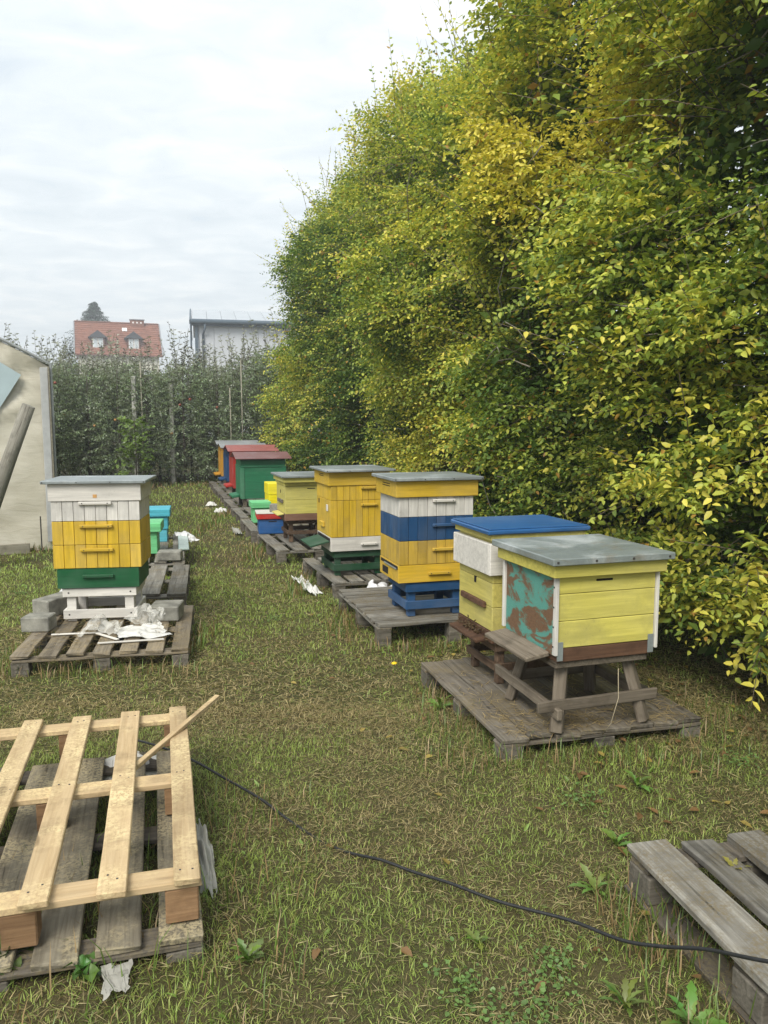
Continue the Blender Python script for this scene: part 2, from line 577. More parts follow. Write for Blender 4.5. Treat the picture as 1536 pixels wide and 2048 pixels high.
def hedge_top(s):
    return np.interp(s, [0, 6.9, 7.9, 8.8, 10.2, 11.3, 13.5, 16.0, 18.0, 19.6], [5.6, 5.5, 5.05, 5.15, 5.65, 5.85, 5.85, 5.75, 5.6, 5.1])


def hedge_q(s, z):
    """depth of the leafy surface behind the face plane (positive = further from the hives)"""
    k = np.stack([s * 0.9, z * 0.75, np.zeros_like(s)], 1)
    q = (fbm(k, 21, 3) - 0.5) * 1.15
    q += (vnoise(np.stack([s * 2.6, z * 2.2, np.zeros_like(s)], 1), 31) - 0.5) * 0.45
    q += (vnoise(np.stack([s * 1.3, z * 3.4, np.zeros_like(s)], 1), 33) - 0.5) * 0.55
    q += -0.16 * np.cos(2 * math.pi * (s - 9.3) / 2.3)
    top = hedge_top(s)
    q += 0.9 * np.clip((z - (top - 1.5)) / 1.5, 0, 1) ** 2
    q += 1.0 * np.exp(-((s - 12.0) / 0.75) ** 2) * np.clip((4.6 - z) / 1.5, 0, 1)     # dark gap between two bushes
    q += 0.30 * np.clip((0.7 - z) / 0.7, 0, 1)
    q += 0.42 * np.exp(-((s - 4.2) / 1.5) ** 2) * np.clip((2.1 - z) / 0.7, 0, 1)     # kept back behind the two near hives
    q += 0.16 * np.clip((s - 11.5) / 1.0, 0, 1)
    q += np.clip((s - 18.6) / 0.9, 0, 1.3) ** 2 * 0.9 + 0.13 * np.clip(s - 16.5, 0, 3)
    return q


def hedge_world(s, q, z):
    return HP0 + s[:, None] * DV - q[:, None] * NV + z[:, None] * UP


def build_hedge():
    rng = np.random.default_rng(5)
    root = thing('hedge', 'tall yellow-green leafy hedge rising beside the right row of hives', 'hedge', (0, 0, 0))
    base = {'n': 0}
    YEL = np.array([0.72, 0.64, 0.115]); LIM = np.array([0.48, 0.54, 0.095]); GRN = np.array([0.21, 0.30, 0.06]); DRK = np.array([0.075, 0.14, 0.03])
    ORA = np.array([0.42, 0.25, 0.06])

    def colours(n, nl, yell):
        """yellowing differs from shoot to shoot and leaf to leaf"""
        y = np.repeat(yell, nl) + rng.normal(0, 0.16, n * nl)
        c = np.empty((n * nl, 3))
        y = np.clip(y, 0, 1)
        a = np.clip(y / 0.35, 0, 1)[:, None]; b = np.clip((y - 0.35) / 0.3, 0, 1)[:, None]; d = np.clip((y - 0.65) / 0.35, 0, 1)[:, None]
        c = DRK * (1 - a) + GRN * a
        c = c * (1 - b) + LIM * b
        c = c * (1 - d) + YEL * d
        o = (rng.random(n * nl) < 0.018)[:, None]
        c = np.where(o, ORA, c)
        return c * rng.uniform(0.8, 1.2, (n * nl, 1))

    def layer(name, n, s0, s1, depth, leaf, nl, twig, detail, size=1.0):
        s = rng.uniform(s0, s1, n); z = rng.uniform(0.05, 1.02, n) * hedge_top(s)
        dq = np.abs(depth(n))
        q = hedge_q(s, z) + dq
        hole = fbm(np.stack([s * 1.2, z * 2.0, q * 1.0], 1), 77, 3)
        keep = (hole > 0.445) | ((dq > 0.4) & (hole > 0.3))
        s, z, q, dq, hole = s[keep], z[keep], q[keep], dq[keep], hole[keep]
        n = len(s)
        B = hedge_world(s, q, z)
        topn = np.clip((z / hedge_top(s) - 0.78) / 0.22, 0, 1)
        D = NV * 0.75 + UP * (0.05 + 0.75 * topn[:, None]) + rng.normal(0, 0.55, (n, 3)) * np.array([1, 1, 0.55])
        D = norm(D)
        L = rng.uniform(0.6, 1.3, n) * twig
        # yellow grows on the outer shoots, in patches, more towards the top
        patch = fbm(np.stack([s * 0.75, z * 0.8, np.zeros(n)], 1), 91, 3)
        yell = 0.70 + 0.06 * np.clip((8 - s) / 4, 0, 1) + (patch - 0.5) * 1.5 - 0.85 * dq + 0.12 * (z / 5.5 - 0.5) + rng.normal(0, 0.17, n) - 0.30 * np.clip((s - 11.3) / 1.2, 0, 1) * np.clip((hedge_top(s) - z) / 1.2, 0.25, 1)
        ll = leaf * size * rng.uniform(0.8, 1.2, n)
        pos, ld, nn, l_, w_ = spray_leaves(B, D, L, nl, ll, rng, 0.22)
        V, F, k = leaves(pos, ld, nn, l_, w_, detail, fold=0.3, curl=0.12)
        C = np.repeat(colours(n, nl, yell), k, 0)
        return V, F, C, B, D, L

    exp = lambda sc: (lambda n: np.minimum(rng.exponential(sc, n), 1.5))
    uni = lambda a, b: (lambda n: rng.uniform(a, b, n))
    twigs = []
    parts = [
        # name, sprays, s range, depth law, leaf length, leaves per spray, twig, detailed leaf
        ('foliage', 24500, 2.2, 7.6, exp(0.22), 0.053, 10, 0.33, True),
        ('foliage', 17000, 7.3, 12.8, exp(0.24), 0.058, 10, 0.38, False),
        ('foliage', 13000, 12.4, 19.7, exp(0.26), 0.070, 10, 0.40, False),
        ('inner_foliage', 11500, 2.2, 19.7, uni(0.5, 1.7), 0.115, 9, 0.55, False),
        ('inner_foliage', 9500, 2.2, 19.7, uni(1.5, 2.6), 0.14, 8, 0.55, False),
    ]
    for i, (nm, n, s0, s1, dl, leaf, nl, tw, det) in enumerate(parts):
        V, F, C, B, D, L = layer(nm, n, s0, s1, dl, leaf, nl, tw, det)
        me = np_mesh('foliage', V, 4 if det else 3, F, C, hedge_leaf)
        o = link(nm, me, root); o['kind'] = 'stuff'
        if i < 2:
            idx = rng.choice(len(B), 900, replace=False)
            for j in idx:
                b, d, l = B[j], D[j], L[j]
                twigs.append(([b - d * 0.25, b + d * l * 0.5 - UP * l * 0.05, b + d * l * 0.98 - UP * l * 0.21], [0.003, 0.0022, 0.0012]))
    # end cap and top layer: leaves facing up and along the row
    n = 2600
    s = rng.uniform(2.2, 19.6, n); z = hedge_top(s) + rng.uniform(-0.25, 0.15, n); q = rng.uniform(0.3, 2.4, n)
    B = hedge_world(s, q, z - 0.25 * (q - 1.3) ** 2)
    D = norm(UP + rng.normal(0, 0.35, (n, 3)))
    pos, ld, nn, l_, w_ = spray_leaves(B, D, rng.uniform(0.2, 0.5, n), 9, np.full(n, 0.066), rng, 0.05)
    V, F, k = leaves(pos, ld, nn, l_, w_, False)
    o = link('foliage', np_mesh('foliage', V, 3, F, np.repeat(colours(n, 9, rng.normal(0.55, 0.2, n)), k, 0), hedge_leaf), root); o['kind'] = 'stuff'
    n = 2200
    z = rng.uniform(0.1, 5.2, n); q = rng.uniform(0.35, 2.4, n); s = 19.05 + rng.normal(0, 0.2, n)
    B = hedge_world(s, q, z); D = norm(DV + rng.normal(0, 0.6, (n, 3)))
    pos, ld, nn, l_, w_ = spray_leaves(B, D, rng.uniform(0.25, 0.5, n), 9, np.full(n, 0.068), rng, 0.2)
    V, F, k = leaves(pos, ld, nn, l_, w_, False)
    o = link('foliage', np_mesh('foliage', V, 3, F, np.repeat(colours(n, 9, rng.normal(0.45, 0.2, n)), k, 0), hedge_leaf), root); o['kind'] = 'stuff'
    # shoots that stick out: long arched twigs with leaves, above the top and out of the face
    SB, SD, SL, SY, SLf = [], [], [], [], []
    for j in range(720):
        s = rng.uniform(3.2, 19.5)
        if j < 170:
            z = float(hedge_top(np.array([s]))[0]) - rng.uniform(0.0, 0.5); q = rng.uniform(0.2, 1.1)
            d = norm((UP + NV * rng.uniform(-0.1, 0.5) + rng.normal(0, 0.22, 3))[None])[0]; L = rng.uniform(0.4, 0.95)
        else:
            z = rng.uniform(0.25, 4.9); q = float(hedge_q(np.array([s]), np.array([z]))[0]) + 0.05
            d = norm((NV * 0.8 + UP * rng.uniform(-0.2, 1.1) + rng.normal(0, 0.4, 3))[None])[0]; L = rng.uniform(0.35, 0.75)
        b = hedge_world(np.array([s]), np.array([q]), np.array([z]))[0]
        SB.append(b); SD.append(d); SL.append(L); SY.append(rng.normal(0.72, 0.2)); SLf.append(0.058)
        twigs.append(([b - d * 0.2, b + d * L * 0.55 - UP * L * 0.03, b + d * L * 1.12 - UP * L * 0.12], [0.0042, 0.003, 0.0012]))
    # the low branches reaching out at the near end
    for j in range(34):
        s = rng.uniform(3.4, 4.3); z = rng.uniform(0.3, 1.0)
        b = hedge_world(np.array([s]), np.array([0.12]), np.array([z]))[0]
        d = norm((NV * 0.8 - DV * 0.5 + UP * rng.uniform(-0.3, 0.2) + rng.normal(0, 0.25, 3))[None])[0]
        SB.append(b); SD.append(d); SL.append(rng.uniform(0.35, 0.6)); SY.append(rng.normal(0.7, 0.18)); SLf.append(0.07)
        twigs.append(([b - d * 0.2, b + d * 0.3 - UP * 0.02, b + d * SL[-1] * 1.05 - UP * 0.05], [0.004, 0.003, 0.001]))
    n = len(SB)
    pos, ld, nn, l_, w_ = spray_leaves(np.array(SB), np.array(SD), np.array(SL), 14, np.array(SLf), rng, 0.1)
    V, F, k = leaves(pos, ld, nn, l_, w_, True)
    o = link('foliage', np_mesh('foliage', V, 4, F, np.repeat(colours(n, 14, np.array(SY)), k, 0), hedge_leaf), root); o['kind'] = 'stuff'
    o = link('twigs', tube_mesh(twigs, twig_m, 3), root); o['kind'] = 'stuff'
    # bare pale branches showing among the leaves
    br = []
    for j in range(170):
        s = rng.uniform(3.0, 13.0); z = rng.uniform(0.5, 5.0)
        q = float(hedge_q(np.array([s]), np.array([z]))[0]) + rng.uniform(-0.04, 0.3)
        b = hedge_world(np.array([s]), np.array([q]), np.array([z]))[0]
        d = norm((DV * rng.normal(0, 1.0) + UP * rng.uniform(-0.2, 0.7) + NV * rng.uniform(-0.1, 0.35))[None])[0]
        L = rng.uniform(0.35, 0.9); k_ = rng.normal(0, 0.07, 3)
        br.append(([b - d * L * 0.5, b - d * L * 0.1 + k_, b + d * L * 0.3 + k_ * 0.6, b + d * L * 0.6 - UP * 0.05], [0.0065, 0.005, 0.0035, 0.0015]))
    o = link('branches', tube_mesh(br, simple('pale_branch', (0.26, 0.235, 0.19), 0.8, vary=0.3, scale=30), 4), root); o['kind'] = 'stuff'
    # trunks with limbs inside
    for j, s in enumerate(np.arange(3.0, 19.3, 1.15)):
        q = 1.45 + rng.normal(0, 0.12)
        b = hedge_world(np.array([s]), np.array([q]), np.array([-0.05]))[0]
        top = float(hedge_top(np.array([s]))[0])
        paths = [([b + UP * top * t + rng.normal(0, 0.05, 3) * (t > 0) * np.array([1, 1, 0]) for t in (0, 0.25, 0.5, 0.75, 0.95)], [0.075, 0.06, 0.045, 0.028, 0.008])]
        for m in range(9):
            h = rng.uniform(0.3, top - 0.9)
            d = norm((NV * rng.uniform(-0.6, 1.0) + DV * rng.normal(0, 0.6) + UP * rng.uniform(0.4, 1.0))[None])[0]
            p = b + UP * h
            paths.append(([p, p + d * 0.55, p + d * 1.05 + UP * 0.12, p + d * 1.4 + UP * 0.2], [0.028, 0.02, 0.012, 0.004]))
        link('trunk', tube_mesh(paths, bark, 6), root)


build_hedge()

# ------------------------------------------------------------------ orchard
apple_leaf = leaf_mat('apple_leaf', 0.22, 0.07, back=(0.40, 0.43, 0.34), back_f=0.7)
apple_red = simple('apple_skin', (0.22, 0.05, 0.03), 0.4, vary=0.5, scale=25, spec=0.5)
apple_yel = simple('ripening_apple_skin', (0.42, 0.22, 0.07), 0.4, vary=0.4, scale=25, spec=0.5)


def apple_crown(seed, h):
    rng = np.random.default_rng(seed)
    n = 780
    z = rng.uniform(0.07, 1.0, n) ** 0.9 * (h - 0.1)
    r = (0.56 - 0.28 * (z / h) ** 2) * np.sqrt(rng.uniform(0.08, 1, n)) * (0.8 + 0.5 * vnoise(np.stack([z * 2.5, np.zeros(n), np.zeros(n)], 1), seed))
    a = rng.uniform(0, 2 * math.pi, n)
    B = np.stack([np.cos(a) * r, np.sin(a) * r, z], 1)
    D = norm(np.stack([np.cos(a), np.sin(a), rng.normal(0.25, 0.5, n)], 1) + rng.normal(0, 0.4, (n, 3)))
    pos, ld, nn, l_, w_ = spray_leaves(B, D, rng.uniform(0.15, 0.4, n), 8, np.full(n, 0.085), rng, 0.15, 0.46)
    nA = len(pos)
    # leader shoots
    m = 12
    b = np.stack([rng.normal(0, 0.22, m), rng.normal(0, 0.22, m), h - rng.uniform(0.15, 0.7, m)], 1)
    d = norm(np.stack([rng.normal(0, 0.16, m), rng.normal(0, 0.16, m), np.ones(m)], 1))
    L = rng.uniform(0.4, 1.25, m)
    p2, ld2, nn2, l2, w2 = spray_leaves(b, d, L, 18, np.full(m, 0.11), rng, 0.0, 0.42)
    ld2 = ld2 + rng.normal(0, 0.4, ld2.shape)
    V, F, k = leaves(np.concatenate([pos, p2]), np.concatenate([ld, ld2]), np.concatenate([nn, nn2]), np.concatenate([l_, l2]), np.concatenate([w_, w2]), False, 0.35, 0.2)
    c = np.array([0.135, 0.195, 0.09]) * rng.uniform(0.5, 1.5, (nA + len(p2), 1)) + np.array([0.012, 0.006, 0]) * rng.random((nA + len(p2), 1))
    c[nA:] = np.array([0.09, 0.095, 0.068]) * rng.uniform(0.7, 1.2, (len(p2), 1))
    crown = np_mesh('crown', V, 3, F, np.repeat(c, k, 0), apple_leaf)
    paths = [([(0, 0, -0.05), (0.02, 0.01, h * 0.4), (-0.01, 0.02, h * 0.75), (0, 0, h)], [0.04, 0.032, 0.02, 0.006])]
    for j in range(12):
        zz = rng.uniform(0.5, h - 0.4); aa = rng.uniform(0, 6.28)
        v = np.array([math.cos(aa), math.sin(aa), 0.35])
        p = np.array([0, 0, zz]); paths.append(([p, p + v * 0.3, p + v * 0.55 - UP * 0.03], [0.014, 0.009, 0.004]))
    for j in range(m):
        paths.append(([b[j] - d[j] * 0.3, b[j] + d[j] * L[j]], [0.007, 0.003]))
    trunk = tube_mesh(paths, bark, 5)
    return crown, trunk


def ico(r, mat, sub=2):
    key = ('ico', r, mat.name, sub)
    if key in _mc: return _mc[key]
    bm = bmesh.new(); bmesh.ops.create_icosphere(bm, subdivisions=sub, radius=r)
    for f in bm.faces: f.smooth = True
    me = bpy.data.meshes.new('ball'); bm.to_mesh(me); bm.free(); me.materials.append(mat)
    _mc[key] = me
    return me


def build_orchard():
    rng = np.random.default_rng(8)
    var = [apple_crown(100 + i, h) for i, h in enumerate((3.1, 2.75, 3.3, 2.95))]
    ORD = ['first', 'second', 'third', 'fourth', 'fifth', 'sixth', 'seventh', 'eighth', 'ninth', 'tenth', 'eleventh', 'twelfth', 'thirteenth', 'fourteenth']
    for row, (y0, rw) in enumerate(((19.35, 'front'), (20.7, 'middle'), (22.3, 'back'))):
        for k in range(12):
            x = -2.55 - 0.78 * k + rng.normal(0, 0.06) - 0.2 * row
            cr, tr = var[int(rng.integers(4))]
            t = thing('apple_tree', 'slim apple tree, %s from the hedge in the %s orchard row' % (ORD[k], rw), 'apple tree', (x, y0 + rng.normal(0, 0.1), 0), rng.uniform(0, 360), 'apple trees in the orchard')
            s = rng.uniform(0.86, 1.08); t.scale = (s * 1.05, s * 1.05, s)
            link('trunk', tr, t)
            o = link('crown', cr, t)
            if row == 0 and 2 <= k <= 8:
                for j in range(5 if k in (3, 4, 5) else 2):
                    a = rng.uniform(0, 6.28); z = rng.uniform(1.2, 2.6)
                    link('apple', ico(0.036, apple_yel if rng.random() < 0.45 else apple_red), t, (0.58 * math.cos(a), 0.58 * math.sin(a), z))
    conc = simple('post_concrete', (0.36, 0.36, 0.33), 0.9, vary=0.25, scale=14, bumpd=0.004)
    for (x, y, h, lab) in ((-5.95, 19.0, 2.58, 'pale concrete orchard post behind the light green sapling'), (-5.13, 19.25, 2.42, 'weathered concrete orchard post right of the sapling')):
        tag(P('concrete_post', None, (x - 0.05, x + 0.05, y - 0.045, y + 0.045, -0.05, h), conc, 0.008), lab, 'post', 'concrete posts of the orchard trellis')
    pole = wood('bamboo', (0.42, 0.40, 0.33), (0.28, 0.26, 0.2), 'z')
    for i, (x, y, h, lab) in enumerate(((-3.34, 18.7, 2.95, 'thin pale stake among the apple trees near the hedge'), (-3.62, 18.75, 2.3, 'short thin stake among apple trees near the hedge'), (-5.75, 18.9, 2.9, 'thin stake rising above the pale concrete post'))):
        tag(link('stake', tube_mesh([([(x, y, -0.05), (x + 0.01, y, h * 0.5), (x, y, h)], 0.014)], pole, 6)), lab, 'stake', 'stakes of the orchard')


build_orchard()


def build_sapling():
    rng = np.random.default_rng(4)
    t = thing('sapling', 'young light green broad-leaved sapling in front of the orchard', 'sapling', (-5.72, 18.2, 0))
    m = leaf_mat('sapling_leaf', 0.4, 0.04)
    n = 90
    z = rng.uniform(0.25, 1.55, n); r = 0.5 * np.sqrt(rng.random(n)) * (1.1 - 0.4 * z / 1.6); a = rng.uniform(0, 6.28, n)
    B = np.stack([np.cos(a) * r * 0.5, np.sin(a) * r * 0.5, z], 1)
    D = norm(np.stack([np.cos(a), np.sin(a), rng.normal(0.3, 0.4, n)], 1))
    pos, ld, nn, l_, w_ = spray_leaves(B, D, rng.uniform(0.2, 0.35, n), 6, np.full(n, 0.11), rng, 0.2, 0.75)
    V, F, k = leaves(pos, ld, nn, l_, w_, True)
    c = np.array([0.16, 0.25, 0.045]) * rng.uniform(0.7, 1.25, (len(pos), 1))
    link('crown', np_mesh('crown', V, 4, F, np.repeat(c, k, 0), m), t)
    paths = [([(0, 0, -0.03), (0.02, 0, 0.8), (0, 0.02, 1.6)], [0.018, 0.012, 0.004])]
    for j in range(0, n, 4): paths.append(([(0, 0, max(0.2, z[j] - 0.15)), tuple(B[j]), tuple(B[j] + D[j] * 0.25)], [0.007, 0.005, 0.002]))
    link('trunk', tube_mesh(paths, bark, 5), t)


build_sapling()


# ------------------------------------------------------------------ far buildings
def build_house():
    t = thing('house', 'cream house with red tiled roof and two dormers behind the orchard', 'house', (-34.6, 90, 0), 20)
    W, D2, ez, rz = 9.4, 4.4, 9.0, 12.95
    wallm = simple('cream_render', (0.62, 0.60, 0.50), 0.9, vary=0.06, scale=0.8)
    tile = simple('red_roof_tile', (0.20, 0.085, 0.055), 0.8, vary=0.3, scale=1.5)
    verge = simple('grey_verge', (0.25, 0.26, 0.28), 0.6)
    dark = simple('slate_grey_trim', (0.06, 0.065, 0.075), 0.6)
    brown = simple('brown_dormer', (0.14, 0.06, 0.045), 0.7)
    glass = simple('window_pane_pale', (0.5, 0.55, 0.58), 0.15, vary=0.3, scale=1.2, spec=0.6)
    frame = simple('white_window_frame', (0.75, 0.75, 0.73), 0.5, vary=0.05)
    w = W - 0.6
    vs_ = [(0.3, 0.4, -0.2), (0.3 + w, 0.4, -0.2), (0.3 + w, 2 * D2 - 0.4, -0.2), (0.3, 2 * D2 - 0.4, -0.2),
           (0.3, 0.4, ez), (0.3 + w, 0.4, ez), (0.3 + w, 2 * D2 - 0.4, ez), (0.3, 2 * D2 - 0.4, ez), (0.3, D2, rz - 0.35), (0.3 + w, D2, rz - 0.35)]
    link('wall', poly_mesh(vs_, [(0, 1, 5, 4), (2, 3, 7, 6), (1, 2, 6, 9, 5), (3, 0, 4, 8, 7)], wallm), t)
    # roof: stepped courses of tiles
    V, F = [], []
    nC = 15
    for side in (0, 1):
        for c in range(nC):
            a, b = c / nC, (c + 1) / nC
            pts = []
            for x in (-0.05, W + 0.05):
                for f, lift in ((a, 0.10), (b + 0.01, 0.03)):
                    y = f * D2 if side == 0 else 2 * D2 - f * D2
                    pts.append((x, y, ez - 0.1 + f * (rz - ez + 0.1) + lift))
            i = len(V)
            low = [(p[0], p[1], p[2] - 0.12) for p in (pts[0], pts[2])]
            V += pts + low
            F += [(i, i + 2, i + 3, i + 1), (i, i + 4, i + 5, i + 2)]
    roof = link('roof', poly_mesh(V, F, tile), t)
    for x in (-0.1, W + 0.1):
        beam('verge', t, (x, -0.05, ez - 0.12), (x, D2, rz + 0.0), 0.14, 0.26, verge)
    P('ridge', t, (-0.05, W + 0.05, D2 - 0.14, D2 + 0.14, rz - 0.02, rz + 0.14), tile, 0.05)
    P('gutter', t, (0, W, -0.16, -0.02, ez - 0.24, ez - 0.1), brown, 0.03)
    for xc in (2.45, 6.35):
        yf = 0.9
        z0 = 9.75
        P('dormer', t, (xc - 0.72, xc + 0.72, yf, yf + 2.6, z0 - 0.25, z0 + 1.25), brown, 0.02)
        dm = [o for o in t.children if o.name.startswith('dormer')][-1]
        for sx in (-0.29, 0.29):
            P('frame', dm, (xc + sx - 0.27, xc + sx + 0.27, yf - 0.05, yf, z0, z0 + 1.1), frame, 0.01)
            P('pane', dm, (xc + sx - 0.2, xc + sx + 0.2, yf - 0.07, yf - 0.052, z0 + 0.08, z0 + 1.02), glass, 0)
        v = [(xc - 1.05, yf - 0.3, z0 + 1.15), (xc, yf - 0.3, z0 + 1.95), (xc + 1.05, yf - 0.3, z0 + 1.15), (xc - 1.05, yf + 2.9, z0 + 1.15), (xc, yf + 2.9, z0 + 1.95), (xc + 1.05, yf + 2.9, z0 + 1.15)]
        link('dormer_roof', poly_mesh(v, [(0, 2, 1), (0, 1, 4, 3), (1, 2, 5, 4), (3, 4, 5), (0, 3, 5, 2)], dark), t)
    f0 = 0.78
    sk = P('skylight', t, (5.2, 5.75, f0 * D2 - 0.3, f0 * D2 + 0.3, ez + f0 * (rz - ez) - 0.1, ez + f0 * (rz - ez) + 0.12), frame, 0.01, rot=(math.atan2(rz - ez, D2), 0, 0))
    ch = P('chimney', t, (6.15, 7.75, D2 - 0.5, D2 + 0.1, rz - 1.3, rz + 0.4), tile, 0.02)
    P('cap', ch, (6.08, 7.82, D2 - 0.57, D2 + 0.17, rz + 0.4, rz + 0.52), verge, 0.02)
    for k in range(3):
        P('flue', ch, (6.4 + 0.45 * k, 6.58 + 0.45 * k, D2 - 0.515, D2 - 0.498, rz + 0.02, rz + 0.2), frame, 0)
    for k in range(4):
        wd = P('window', t, (1.0 + 2.1 * k, 2.0 + 2.1 * k, 0.36, 0.41, 5.9, 7.3), frame, 0.01)
        P('pane', wd, (1.1 + 2.1 * k, 1.9 + 2.1 * k, 0.335, 0.358, 6.0, 7.2), glass, 0)


build_house()


def build_hall():
    t = thing('metal_clad_hall', 'pale grey metal-clad hall with dark gutter beyond the orchard', 'hall', (-14.3, 60, 0), 13)
    pan = simple('grey_wall_panel', (0.50, 0.52, 0.55), 0.5, 0.1, vary=0.04, scale=0.6)
    roofm = simple('zinc_roof_sheet', (0.42, 0.45, 0.48), 0.4, 0.2, vary=0.08, scale=0.9)
    dark = simple('dark_gutter', (0.07, 0.10, 0.13), 0.45, vary=0.1)
    L, Dp, gz, rz = 26.0, 12.0, 8.85, 10.35
    vs_ = [(0.45, 0.3, -0.2), (L, 0.3, -0.2), (L, Dp - 0.3, -0.2), (0.45, Dp - 0.3, -0.2), (0.45, 0.3, gz), (L, 0.3, gz), (L, Dp - 0.3, gz), (0.45, Dp - 0.3, gz), (0.45, Dp / 2, rz - 0.2), (L, Dp / 2, rz - 0.2)]
    core = link('wall', poly_mesh(vs_, [(0, 1, 5, 4), (2, 3, 7, 6), (1, 2, 6, 9, 5), (3, 0, 4, 8, 7)], pan), t)
    for k in range(23):
        x = 0.5 + 1.1 * k
        P('wall_panel', t, (x + 0.012, x + 1.088, 0.24, 0.298, 0, gz - 0.02), pan, 0.012)
    for k in range(24):
        x = 0.02 + 1.1 * k
        sl = math.atan2(rz - gz, Dp / 2)
        ln = math.hypot(rz - gz, Dp / 2) + 0.25
        for sgn in (1, -1):
            yy = Dp / 4 - 0.12 if sgn > 0 else Dp * 0.75 + 0.12
            o = link('roof_sheet', box_mesh(1.085, ln, 0.08, roofm, 0.02), t, (x + 0.55, yy, (gz + rz) / 2 + 0.05), (sl * sgn, 0, 0))
    link('gutter', tube_mesh([([(-0.05, -0.32, gz - 0.02), (L, -0.32, gz - 0.02)], 0.17)], dark, 8), t)
    P('fascia', t, (0.0, L, -0.14, -0.06, gz - 0.34, gz + 0.02), dark, 0.01)
    link('downpipe', tube_mesh([([(0.95, -0.3, gz - 0.1), (0.95, -0.25, gz - 0.5), (0.8, 0.12, gz - 0.9), (0.8, 0.12, 0)], 0.09)], dark, 8), t)
    P('corner_post', t, (0.2, 0.44, 0.1, 0.34, 0, gz), dark, 0.01)
    beam('verge', t, (-0.12, -0.3, gz - 0.08), (-0.12, Dp / 2, rz + 0.04), 0.12, 0.34, dark)
    beam('verge', t, (-0.12, Dp + 0.3, gz - 0.08), (-0.12, Dp / 2, rz + 0.04), 0.12, 0.34, dark)
    P('end_screen', t, (-0.16, -0.05, 2.0, 5.5, gz - 1.6, gz + 0.5), dark, 0.02)


build_hall()


def build_spruce():
    rng = np.random.default_rng(17)
    t = thing('spruce_tree', 'dark spruce tip showing above the red roof', 'tree', (-41.3, 115, 0))
    H_ = 18.3
    link('trunk', tube_mesh([([(0, 0, -0.3), (0, 0, 9), (0, 0, H_)], [0.28, 0.16, 0.02])], bark, 7), t)
    V_, C_ = [], []
    pos, dr, nn, ll = [], [], [], []
    for k in range(1300):
        f = rng.random()
        z = H_ * (1 - 0.75 * f) - 0.1
        r = (0.12 + 10.0 * f) * rng.uniform(0.6, 1.15)
        a = rng.uniform(0, 6.28)
        dv = np.array([math.cos(a), math.sin(a), 0])
        for j in range(9):
            u = (j + 1) / 9
            pos.append(np.array([0, 0, z]) + dv * r * u + UP * (0.25 * u * u - 0.18 * u) * r * 0.6 + rng.normal(0, 0.05, 3))
            s = np.cross(dv, UP) * rng.choice([-1, 1])
            dr.append(dv * 0.7 + s * rng.uniform(0.2, 0.9) - UP * rng.uniform(0.1, 0.6)); nn.append(UP + rng.normal(0, 0.3, 3)); ll.append(rng.uniform(0.32, 0.55))
    pos, dr, nn, ll = map(np.array, (pos, dr, nn, ll))
    V, F, k = leaves(pos, dr, nn, ll, ll * 0.34, False, 0.4, 0.15)
    c = np.array([0.03, 0.058, 0.036]) * rng.uniform(0.6, 1.4, (len(pos), 1))
    link('crown', np_mesh('crown', V, 3, F, np.repeat(c, k, 0), leaf_mat('spruce_needles', 0.1, 0.03)), t)


build_spruce()


